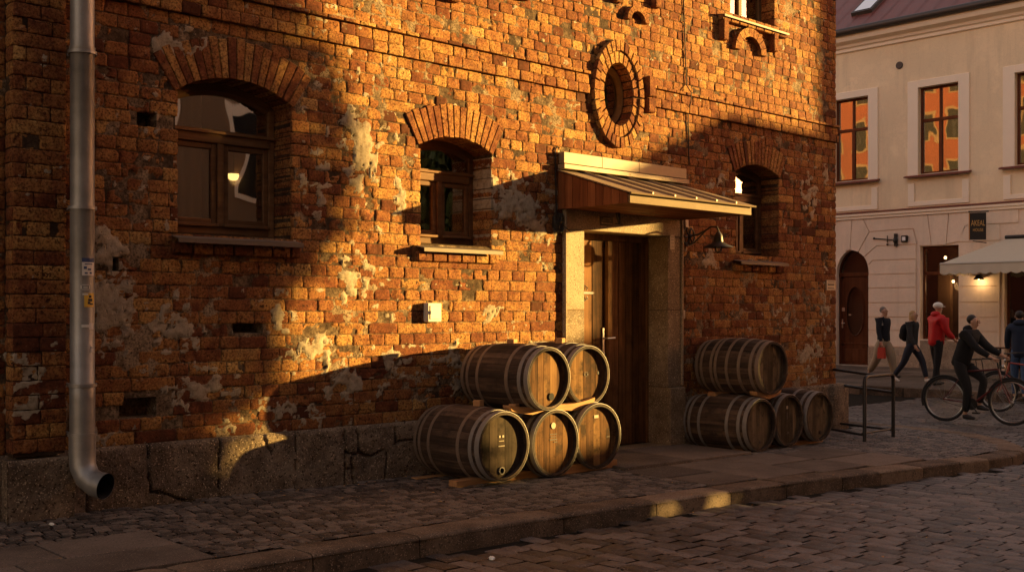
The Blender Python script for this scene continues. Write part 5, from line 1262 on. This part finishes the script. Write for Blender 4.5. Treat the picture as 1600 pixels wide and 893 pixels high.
def person(label, x, y, z, heading, H, pose, top, trouser, shoe, hair, hairstyle='short', extra=None, puffy=0., hem=.90):
    """local frame: +x forward, +y left; joints by simple forward kinematics in the walking plane"""
    k = H / 1.75; o = empty('person', (x, y, z), heading, label=label, cat='person', group='people across the side street')
    hip = pose.get('hip', .93); lean = R(pose.get('lean', 3)); hx = pose.get('hx', 0)
    V = lambda a, b, c: Vector((a * k, b * k, c * k))
    pel = V(hx, 0, hip); up = Vector((math.sin(lean), 0, math.cos(lean)))
    chest = pel + up * .36 * k; neck = pel + up * .53 * k; 
    hl = R(pose.get('hlean', 4)); hu = Vector((math.sin(hl), 0, math.cos(hl)))
    hd = neck + hu * .145 * k; crown = neck + hu * .225 * k; jaw = neck + hu * .07 * k + V(.035, 0, 0)
    verts = [pel, pel + up * .18 * k, chest, neck - up * .03 * k, neck + hu * .05 * k, jaw, hd, crown]
    rad = [(.075 * k, .075 * k), (.08 * k, .08 * k), (.10 * k, .09 * k), (.055 * k, .055 * k), (.055 * k, .055 * k), (.066 * k, .06 * k), (.090 * k, .078 * k), (.060 * k, .055 * k)]
    E = [(0, 1), (1, 2), (2, 3), (3, 4), (4, 5), (5, 6), (6, 7)]
    J = {}
    for sd, s_ in (('L', 1), ('R', -1)):
        ua, fa, ab = (R(q) for q in pose['arm' + sd]); sh_ = neck - up * .07 * k + V(0, .185 * s_, 0)
        el = sh_ + Vector((math.sin(ua), math.sin(ab) * s_, -math.cos(ua))).normalized() * .29 * k
        wr = el + Vector((math.sin(fa), pose.get('inw', 0) * -s_, -math.cos(fa))).normalized() * .25 * k
        d_ = (wr - el).normalized(); pm = wr + d_ * .06 * k
        i = len(verts); verts += [sh_, el, wr, pm]; rad += [.062 * k, .042 * k, .028 * k, (.036 * k, .018 * k)]; E += [(2 if False else 3, i), (i, i + 1), (i + 1, i + 2), (i + 2, i + 3)]
        sideV = Vector((d_.z, 0, -d_.x)); sideV = sideV.normalized() if sideV.length > .01 else Vector((1, 0, 0))
        for q, ln in ((-.026, .065), (-.009, .078), (.009, .075), (.026, .06)):
            j = len(verts); b0 = pm + sideV * q * k + d_ * .015 * k; cu = V(0, -.02 * s_, 0)
            verts += [b0 + d_ * ln * .5 * k, b0 + d_ * ln * k + cu]; rad += [.0085, .007]; E += [(i + 3, j), (j, j + 1)]
        j = len(verts); verts += [wr + d_ * .03 * k + sideV * .038 * k, wr + d_ * .065 * k + sideV * .05 * k]; rad += [.010, .008]; E += [(i + 2, j), (j, j + 1)]
        J['arm' + sd] = (sh_, el, wr)
        th, sh2, ft = (R(q) for q in pose['leg' + sd]); h = pel + V(0, .09 * s_, -.03)
        kn = h + Vector((math.sin(th), 0, -math.cos(th))) * .43 * k; an = kn + Vector((math.sin(sh2), 0, -math.cos(sh2))) * .41 * k; toe = an + Vector((math.cos(ft), 0, -math.sin(ft))) * .15 * k + V(0, .01 * s_, -.045)
        i = len(verts); verts += [h, kn, an, an + V(-.02, 0, -.05), toe]; rad += [.060 * k, .050 * k, .036 * k, .036 * k, (.036 * k, .026 * k)]; E += [(0, i), (i, i + 1), (i + 1, i + 2), (i + 2, i + 3), (i + 3, i + 4)]
        J['leg' + sd] = (h, kn, an, toe)
    def face(mb):
        mb.ball(tuple(hd + V(.088, 0, -.015)), (.018 * k, .011 * k, .022 * k), n=6)
        for s_ in (1, -1):
            mb.ball(tuple(hd + V(.076, .032 * s_, .008)), .010 * k, 1, n=5); mb.ball(tuple(hd + V(.0, .082 * s_, -.01)), (.02 * k, .010 * k, .03 * k), n=6)
        mb.ball(tuple(hd + V(.072, 0, -.062)), (.012 * k, .024 * k, .007 * k), 2, n=5)
    skin_mesh('body', verts, E, rad, [SKIN, HAIRD, plain('lips', (.35, .12, .09), .5)], o, 0, 1, face)
    # jacket / top
    pf_ = 1 + puffy; tv = [pel - up * (.99 - hem) * k, pel + up * .16 * k, chest, neck - up * .045 * k, neck + hu * .02 * k]; tr = [(.150 * k * pf_, .150 * k * pf_), (.145 * k * pf_, .145 * k * pf_), (.160 * k * pf_, .150 * k * pf_), (.10 * k, .095 * k), (.075 * k, .072 * k)]; te = [(0, 1), (1, 2), (2, 3), (3, 4)]
    for sd in 'LR':
        sh_, el, wr = J['arm' + sd]; i = len(tv); tv += [sh_, (sh_ + el) / 2, el, (el + wr) / 2, wr - (wr - el) * .04]; tr += [.080 * k * pf_, .070 * k * pf_, .060 * k * pf_, .054 * k * pf_, .042 * k * pf_]; te += [(3, i)] + [(i + q, i + q + 1) for q in range(4)]
    skin_mesh('jacket', tv, te, tr, [top], o, 1, 1)
    tv = [pel + up * .08 * k, pel - up * .03 * k]; tr = [(.125 * k, .125 * k), (.135 * k, .135 * k)]; te = [(0, 1)]
    for sd in 'LR':
        h, kn, an, toe = J['leg' + sd]; i = len(tv); tv += [h - V(0, 0, .05), (h + kn) / 2, kn, (kn + an) / 2, an + (kn - an) * .03]; w_ = pose.get('wide', 1.); tr += [.110 * k, .096 * k * w_, .076 * k * w_, .066 * k * w_, .058 * k * w_]; te += [(1, i)] + [(i + q, i + q + 1) for q in range(4)]
    skin_mesh('trousers', tv, te, tr, [trouser], o, 0, 1)
    for sd in 'LR':
        h, kn, an, toe = J['leg' + sd]; ax_ = (toe - an); ax_.z = 0 if pose.get('flat', 1) else ax_.z
        sv_ = [an + V(-.035, 0, -.045), an + V(.02, 0, -.035), toe * .6 + an * .4 + V(0, 0, -.02), toe + V(.02, 0, -.0)]
        skin_mesh('shoe', sv_, [(0, 1), (1, 2), (2, 3)], [(.044 * k, .042 * k), (.046 * k, .048 * k), (.046 * k, .036 * k), (.040 * k, .024 * k)], [shoe], o, 1, 1)
    # hair
    hb = MB()
    if hairstyle == 'cap':
        hb.ball(tuple(hd + V(-.005, 0, .055)), (.108 * k, .098 * k, .075 * k), n=12); hb.ball(tuple(hd + V(.09, 0, .035)), (.07 * k, .075 * k, .012 * k), n=10); hb.build('cap', top if False else hair, o, smooth=True)
    else:
        hb.ball(tuple(hd + V(-.036, 0, .034)), (.078 * k, .082 * k, .078 * k), n=12)
        if hairstyle == 'long':
            hb.ball(tuple(hd + V(-.05, 0, -.05)), (.065 * k, .088 * k, .13 * k), n=12); hb.ball(tuple(hd + V(-.01, .062, -.05)), (.05 * k, .03 * k, .10 * k), n=8); hb.ball(tuple(hd + V(-.01, -.062, -.05)), (.05 * k, .03 * k, .10 * k), n=8)
        hb.build('hair', hair, o, smooth=True)
    if puffy:
        cb_ = MB().ball(tuple(neck + hu * .02 * k + V(-.045, 0, .0)), (.095 * k, .12 * k, .065 * k), n=10); cb_.build('hood', top, o, smooth=True)
    if extra: extra(o, k, V, dict(pel=pel, chest=chest, neck=neck, hd=hd, J=J, up=up))
    return o
navy = cloth('navy_sweater', (.016, .018, .026)); khaki = cloth('khaki_cotton', (.30, .23, .155)); blk = cloth('black_cloth', (.014, .013, .014)); red = cloth('red_quilted_nylon', (.50, .02, .022), .5); jeans = cloth('blue_denim', (.05, .085, .16)); djeans = cloth('dark_denim', (.022, .026, .04)); whitesh = plain('white_shoe_leather', (.62, .58, .52), .6); bsh = plain('black_shoe', (.018, .016, .015), .5); capm = plain('white_cap_cloth', (.72, .70, .64), .8); redbag = cloth('red_bag_cloth', (.42, .05, .03))
hr = R(-90)   # walking towards -y (right in the picture)
def ex_man(o, k, V, P):
    b = MB(); w = P['J']['armR'][2]; b.prism([(-.09, -.38), (.09, -.38), (.075, -.12), (-.075, -.12)], -.045, .045, 'y'); b.tube([(-.06, 0, -.12), (-.04, 0, -.02), (.04, 0, -.02), (.06, 0, -.12)], .008, 6); b.xf(lambda x, y, z: (w.x + x + .02, w.y + y - .02, w.z + z)); q = b.build('shopping_bag', redbag); q.parent = o
    pr = P['chest']; c = MB(); c.box(-.005, .10, .0, .004, -.02, .012); c.box(-.005, .10, .0, .004, .035, .05); c.box(.0, .08, .0, .004, .075, .09); c.xf(lambda x, y, z: (pr.x + x * k, pr.y - (.150 + y) * k, pr.z + z * k)); c.build('chest_print', whitesh, o)
person('man in black sweater and khaki trousers walking with a red bag', 24.56, 4.97, .045, hr - R(8), 1.74, dict(hip=.905, lean=2, hlean=4, armL=(-12, 8, 8), armR=(6, 18, 10), legL=(24, 10, 0), legR=(-14, -34, 35), wide=1.4), navy, khaki, bsh, HAIRG, extra=ex_man)
def ex_pack(o, k, V, P):
    b = MB(); c = P['chest'] - P['up'] * .10 * k + V(-.19, 0, 0); b.ball(tuple(c), (.11 * k, .15 * k, .21 * k), n=12); b.ball(tuple(c + V(-.07, 0, -.07)), (.06 * k, .11 * k, .10 * k), n=8); b.build('backpack', blk, o, smooth=True)
person('blond woman in dark jacket with black backpack striding in white sneakers', 23.91, 3.92, .03, hr, 1.70, dict(hip=.87, lean=4, hlean=6, armL=(-20, 12, 8), armR=(10, 30, 8), legL=(30, 14, 0), legR=(-20, -38, 32)), cloth('charcoal_jacket', (.030, .030, .032)), djeans, whitesh, BLOND, 'long', ex_pack)
person('person in red quilted jacket and white cap seen from behind', 23.26, 3.03, .03, R(-30), 1.80, dict(hip=.93, lean=3, hlean=8, armL=(14, 60, 14), armR=(10, 50, 14), legL=(8, 4, 0), legR=(-4, -10, 0)), red, blk, bsh, capm, 'cap', None, .22, .84)
person('person in dark navy jacket and blue jeans standing at right edge', 22.3, .86, -.115, R(20), 1.78, dict(hip=.93, lean=4, hlean=8, armL=(24, 50, 8), armR=(20, 60, 8), legL=(6, 0, 0), legR=(-8, -14, 0)), cloth('navy_jacket', (.018, .026, .05)), jeans, bsh, HAIRD, 'short', None, .12, .82)

# ---------------------------------------------------------------- bicycles
tyre = plain('tyre_rubber', (.018, .016, .015), .8); rim = plain('alloy_rim', (.40, .37, .33), .35, .9)
def bicycle(name, x, y, z, heading, framem, label, fender=True, r_=.345, wb=1.06):
    o = empty(name, (x, y, z), heading, label=label, cat='bicycle')
    for cx in (0, wb):
        wv = MB().tube([(cx + r_ * math.cos(a), 0, r_ + r_ * math.sin(a)) for a in np.linspace(0, 2 * math.pi, 41)[:-1]], .021, 8, closed=True).build('wheel', tyre, o, smooth=True)
        MB().tube([(cx + (r_ - .03) * math.cos(a), 0, r_ + (r_ - .03) * math.sin(a)) for a in np.linspace(0, 2 * math.pi, 41)[:-1]], .012, 6, closed=True).build('rim', rim, wv, smooth=True)
        sp = MB()
        for q in range(24):
            a = 2 * math.pi * q / 24 + (q % 2) * .15; sp.tube([(cx + .02 * math.cos(a + 1.2), (-1) ** q * .025, r_ + .02 * math.sin(a + 1.2)), (cx + (r_ - .03) * math.cos(a), 0, r_ + (r_ - .03) * math.sin(a))], .0016, 3, cap=False)
        sp.tube([(cx, -.05, r_), (cx, .05, r_)], .022, 10); sp.build('spokes', rim, wv)
        if fender:
            a0, a1 = (R(20), R(200)) if cx == 0 else (R(35), R(175))
            MB().tube([(cx + (r_ + .035) * math.cos(a), 0, r_ + (r_ + .035) * math.sin(a)) for a in np.linspace(a0, a1, 18)], .018, 6).build('mudguard', tyre, o, smooth=True)
    bb = (.46, 0, .29); st = (.33, 0, .80); ht = (wb - .20, 0, .86); hb = (wb - .145, 0, .66); f = MB()
    for a, e, w in ((bb, st, .016), (st, ht, .015), (bb, hb, .019), (ht, hb, .02)): f.tube([a, e], w, 8)
    for s_ in (1, -1):
        f.tube([(0, .055 * s_, r_), bb], .010, 6); f.tube([(0, .055 * s_, r_), st], .008, 6); f.tube([(hb[0], .04 * s_, hb[2] - .02), (wb - .05, .05 * s_, .45), (wb, .05 * s_, r_)], .011, 6)
    f.build('frame', framem, o, smooth=True)
    MB().tube([st, (.29, 0, .90)], .013, 8).build('seat_post', rim, o)
    s_ = MB(); s_.ball((.27, 0, .925), (.13, .08, .03), n=10); s_.ball((.38, 0, .925), (.11, .03, .022), n=8); s_.build('saddle', tyre, o, smooth=True)
    h = MB().tube([ht, (wb - .22, 0, .99), (wb - .19, 0, 1.02)], .013, 8)
    for s_ in (1, -1): h.tube([(wb - .19, 0, 1.02), (wb - .17, .15 * s_, 1.03), (wb - .22, .27 * s_, 1.03), (wb - .34, .30 * s_, 1.03)], .012, 8)
    h.build('handlebar', M['iron'], o, smooth=True)
    c = MB().lathe([(.001, -.02), (.095, -.02), (.095, -.016), (.001, -.016)], (bb[0], -.05, bb[2]), 'y', 24); c.tube([(bb[0], -.08, bb[2]), (bb[0] + .10, -.085, bb[2] - .13)], .009, 6); c.tube([(bb[0], .08, bb[2]), (bb[0] - .10, .085, bb[2] + .13)], .009, 6); c.tube([(bb[0], -.08, bb[2]), (bb[0], .08, bb[2])], .018, 8)
    c.box(bb[0] + .05, bb[0] + .15, -.16, -.09, bb[2] - .145, bb[2] - .12); c.box(bb[0] - .15, bb[0] - .05, .09, .16, bb[2] + .12, bb[2] + .145); c.build('crankset', M['iron'], o)
    MB().tube([(0, -.06, r_ + .035), (bb[0], -.07, bb[2] + .09)], .004, 4).tube([(0, -.06, r_ - .035), (bb[0], -.07, bb[2] - .09)], .004, 4).build('chain', M['iron'], o)
    MB().ball((wb - .13, 0, .90), (.035, .035, .035), n=8).build('headlight', rim, o)
    return o
bz = -.16
maroon = plain('maroon_bike_paint', (.12, .02, .018), .35); redp = plain('red_bike_paint', (.32, .05, .03), .35)
bicycle('bicycle', 17.55, .13, bz, hr + R(2), maroon, 'dark bicycle ridden by the man in black jacket')
bicycle('bicycle', 19.9, -.80, bz, R(90), redp, 'red bicycle behind the cyclist, pointing left', r_=.335)
person('dark haired cyclist in black quilted jacket riding a bicycle to the right', 17.55, .13, bz, hr + R(2), 1.74, dict(hip=.975, hx=.27, lean=19, hlean=14, armL=(42, 62, 8), armR=(40, 60, 8), legL=(52, -12, 10), legR=(20, -6, 8), inw=.03), blk, cloth('black_trousers', (.018, .017, .018)), bsh, HAIRD, 'short', None, .12, .86)

# ---------------------------------------------------------------- surroundings outside the frame (they shade and are mirrored)
cream = plain('opposite_render', (.22, .14, .08), .9, 0, .08, 1.2); 
def block(name, label, x0, x1, y0, y1, z1, mat, winrows, roofh=2.5, face='y'):
    o = empty(name, ((x0 + x1) / 2, (y0 + y1) / 2, 0), label=label, cat='building')
    b = MB().box(x0, x1, y0, y1, -.3, z1); child(b, 'wall', mat, o)
    xm = (x0 + x1) / 2; ym = (y0 + y1) / 2; b = MB(); e = .3
    if face == 'y': b.prism([(y0 - e, z1 - .003), (y1 + e, z1 - .003), (ym, z1 + roofh)], x0 - e, x1 + e, 'x')
    else: b.prism([(x0 - e, z1 - .003), (x1 + e, z1 - .003), (xm, z1 + roofh)], y0 - e, y1 + e, 'y')
    child(b, 'roof', M['roof'], o)
    for z_ in winrows:
        if face == 'y':
            x = x0 + 1.0
            while x < x1 - 1.6:
                w = MB(); w.box(x - .14, x + 1.24, y1, y1 + .04, z_ - .14, z_ + 1.9, 0, .5); w.box(x, x + 1.1, y1 + .041, y1 + .05, z_, z_ + 1.75, 1); w.box(x + .5, x + .6, y1 + .05, y1 + .07, z_, z_ + 1.75, 2); w.box(x, x + 1.1, y1 + .05, y1 + .07, z_ + 1.1, z_ + 1.2, 2)
                child(w, 'window', [M['trim'], M['dark'], M['frame']], o); x += 2.9
        else:
            y = y0 + 1.0
            while y < y1 - 1.6:
                w = MB(); w.box(x1, x1 + .04, y - .14, y + 1.24, z_ - .14, z_ + 1.9, 0, .5); w.box(x1 + .041, x1 + .05, y, y + 1.1, z_, z_ + 1.75, 1); w.box(x1 + .05, x1 + .07, y + .5, y + .6, z_, z_ + 1.75, 2)
                child(w, 'window', [M['room'], M['dark'], M['iron']], o); y += 2.15
    return o
block('opposite_townhouse', 'ochre rendered townhouse across the street, behind the camera', -14, 24, -26, -14.5, 16.5, cream, (1.0, 4.4, 7.6, 10.8, 13.6))
block('sun_block_annex', 'added unseen low block beside the beige townhouse, shaping the right edge of the sunlight', 28, 34, -8.75, -7.02, 5.4, M['facade_low'], (), .7, 'y')  # added out of view, its outline trims the sunlit area on the brick
gw = MB().box(28.0, 28.3, -11.55, -9.36, -.3, 2.70, 0, .5); gw.box(27.96, 28.34, -11.6, -9.36, 2.70, 2.78, 0, .6); gw.box(28.0, 28.3, -19, -11.61, -.3, 2.27, 0, .5); gw.box(27.96, 28.34, -19.04, -11.61, 2.27, 2.35, 0, .6)  # unseen wall, added to stop low sun reaching the road and slabs
block('sun_block_shed', 'added unseen low block that keeps the sun off the right barrel stack', 28.02, 31, -9.34, -8.78, 3.5, M['facade_low'], (), .25)  # unseen block, added to shade the right barrels
tag(gw.build('sun_block_wall', M['plinth']), 'added unseen stone wall that cuts low sun off the road and pavement', 'wall')
block('brick_tower_house', 'tall red brick house further up the side street, lit by low sun', -24, -10, 8, 46, 23, M['tower_brick'], (6.2, 9.2, 12.2, 15.2, 18.2), 3, 'x')
# unseen tree, added and shaped to shade the left part of the wall
TR = empty('shade_tree', (18.46, -10.18, -.15), label='added unseen leafy tree out of frame to the right, crown shaped to shade the wall', cat='tree')
b = MB().tube([(0, 0, 0), (.05, .03, 1.2), (-.03, .0, 2.4), (.05, 0, 4.2), (0, .1, 6)], [.22, .17, .15, .10, .04], 10)
for k in range(9):
    a = k * 2.4; z0 = 2.0 + k * .4; b.tube([(0, 0, z0), (math.cos(a) * 1.2, math.sin(a) * 1.2, z0 + .8), (math.cos(a) * 2.2, math.sin(a) * 2.2, z0 + 1.3)], [.09, .05, .02], 6)
bark = stone('bark', [(.3, (.05, .035, .025)), (.7, (.12, .09, .06))], 10); b.build('trunk', bark, TR, smooth=True)
leafm = plain('lime_leaf', (.07, .10, .025), .6, 0, .3)
n = 42000; u = rng.normal(size=(n, 3)); u /= np.linalg.norm(u, axis=1)[:, None]; rr = rng.random(n) ** .42
az_ = np.arctan2(u[:, 1], u[:, 0]); lump = 1 + .05 * np.sin(az_ * 3 + u[:, 2] * 4) + .06 * np.sin(az_ * 7 + 1) * np.cos(u[:, 2] * 6)
P = u * (rr * lump)[:, None] * np.array([3.5, 3.5, 5.0]) + np.array([0, 0, 5.35]); lv = MB(); vs = []; fs = []
A1 = rng.normal(size=(n, 3)); A1 /= np.linalg.norm(A1, axis=1)[:, None]; A2 = np.cross(A1, rng.normal(size=(n, 3))); A2 /= np.linalg.norm(A2, axis=1)[:, None]
sz = rng.uniform(.11, .19, n)[:, None]
Q = np.stack([P - A1 * sz, P + A2 * sz * .8, P + A1 * sz, P - A2 * sz * .8], 1).reshape(-1, 3)
lv.add([tuple(q) for q in Q], [(4 * i, 4 * i + 1, 4 * i + 2, 4 * i + 3) for i in range(n)]); lv.build('crown', leafm, TR, fix=False)

SB_ = empty('sun_block_shrub', (18.5, -7.0, -.15), label='added unseen narrow shrub out of frame to the right, blocking sun below the tree crown', cat='shrub')  # unseen, added to stop sun slipping under the crown onto the plinth
MB().tube([(0, 0, 0), (0, 0, 1.9)], [.05, .02], 8).build('stem', bark, SB_)
m_ = 5000; u = rng.normal(size=(m_, 3)); u /= np.linalg.norm(u, axis=1)[:, None]; P = u * (rng.random(m_) ** .45)[:, None] * np.array([.42, .42, 1.35]) + np.array([0, 0, 1.3])
A1 = rng.normal(size=(m_, 3)); A1 /= np.linalg.norm(A1, axis=1)[:, None]; A2 = np.cross(A1, u); sz = rng.uniform(.04, .07, m_)[:, None]
Q = np.stack([P - A1 * sz, P + A2 * sz * .8, P + A1 * sz, P - A2 * sz * .8], 1).reshape(-1, 3)
MB().add([tuple(q) for q in Q], [(4 * i, 4 * i + 1, 4 * i + 2, 4 * i + 3) for i in range(m_)]).build('foliage', leafm, SB_, fix=False)

# ---------------------------------------------------------------- small litter
def litter(x, y, s_, mat, name, label, cat, z=None):
    b = MB().ball((0, 0, 0), (s_, s_ * .6, s_ * .4), n=5); b.v = [(q[0] * random.uniform(.7, 1.2), q[1] * random.uniform(.7, 1.2), q[2] * random.uniform(.6, 1.3)) for q in b.v]
    o = b.build(name, mat); zz = gz(x, y) if z is None else z; o.location = (x, y, zz + s_ * .4); o.rotation_euler = (0, 0, random.uniform(0, 3)); tag(o, label, cat)
litter(4.98, -2.72, .035, M['litter'], 'paper_scrap', 'crumpled white paper on the road just below the kerb', 'litter', -.055)
litter(2.95, -.42, .025, M['litter'], 'paper_scrap', 'crumpled white paper on cobbles beneath the pilaster', 'litter')
lf = MB()
for (cx, cy_, n_, sp) in ((5.2, -.12, 22, 1.2), (8.0, -2.5, 10, .6), (10.5, -3.6, 26, 1.8), (5.8, -1.1, 16, 1.4), (12.6, -.6, 22, .9), (8.6, -4.4, 16, 1.6)):
    for q in range(n_):
        x = cx + random.gauss(0, sp); y = cy_ + random.gauss(0, .25 if cy_ > -.5 else .5)
        if y > -.08: y = -.1 - random.random() * .15
        z = gz(x, y) + .012 if inside_pave(x, y) else road_z(x, y) + .016
        a = random.uniform(0, 6); s_ = random.uniform(.009, .022)
        lf.add([(x + s_ * math.cos(a), y + s_ * math.sin(a), z), (x - s_ * .5 * math.sin(a), y + s_ * .5 * math.cos(a), z + .006), (x - s_ * math.cos(a), y - s_ * math.sin(a), z + .002), (x + s_ * .5 * math.sin(a), y - s_ * .5 * math.cos(a), z + .004)], [(0, 1, 2, 3)])
tag(lf.build('fallen_leaves', M['leaf_litter'], fix=False), 'scattered small dry leaves and crumbs on cobbles and road', 'leaves', kind='stuff')
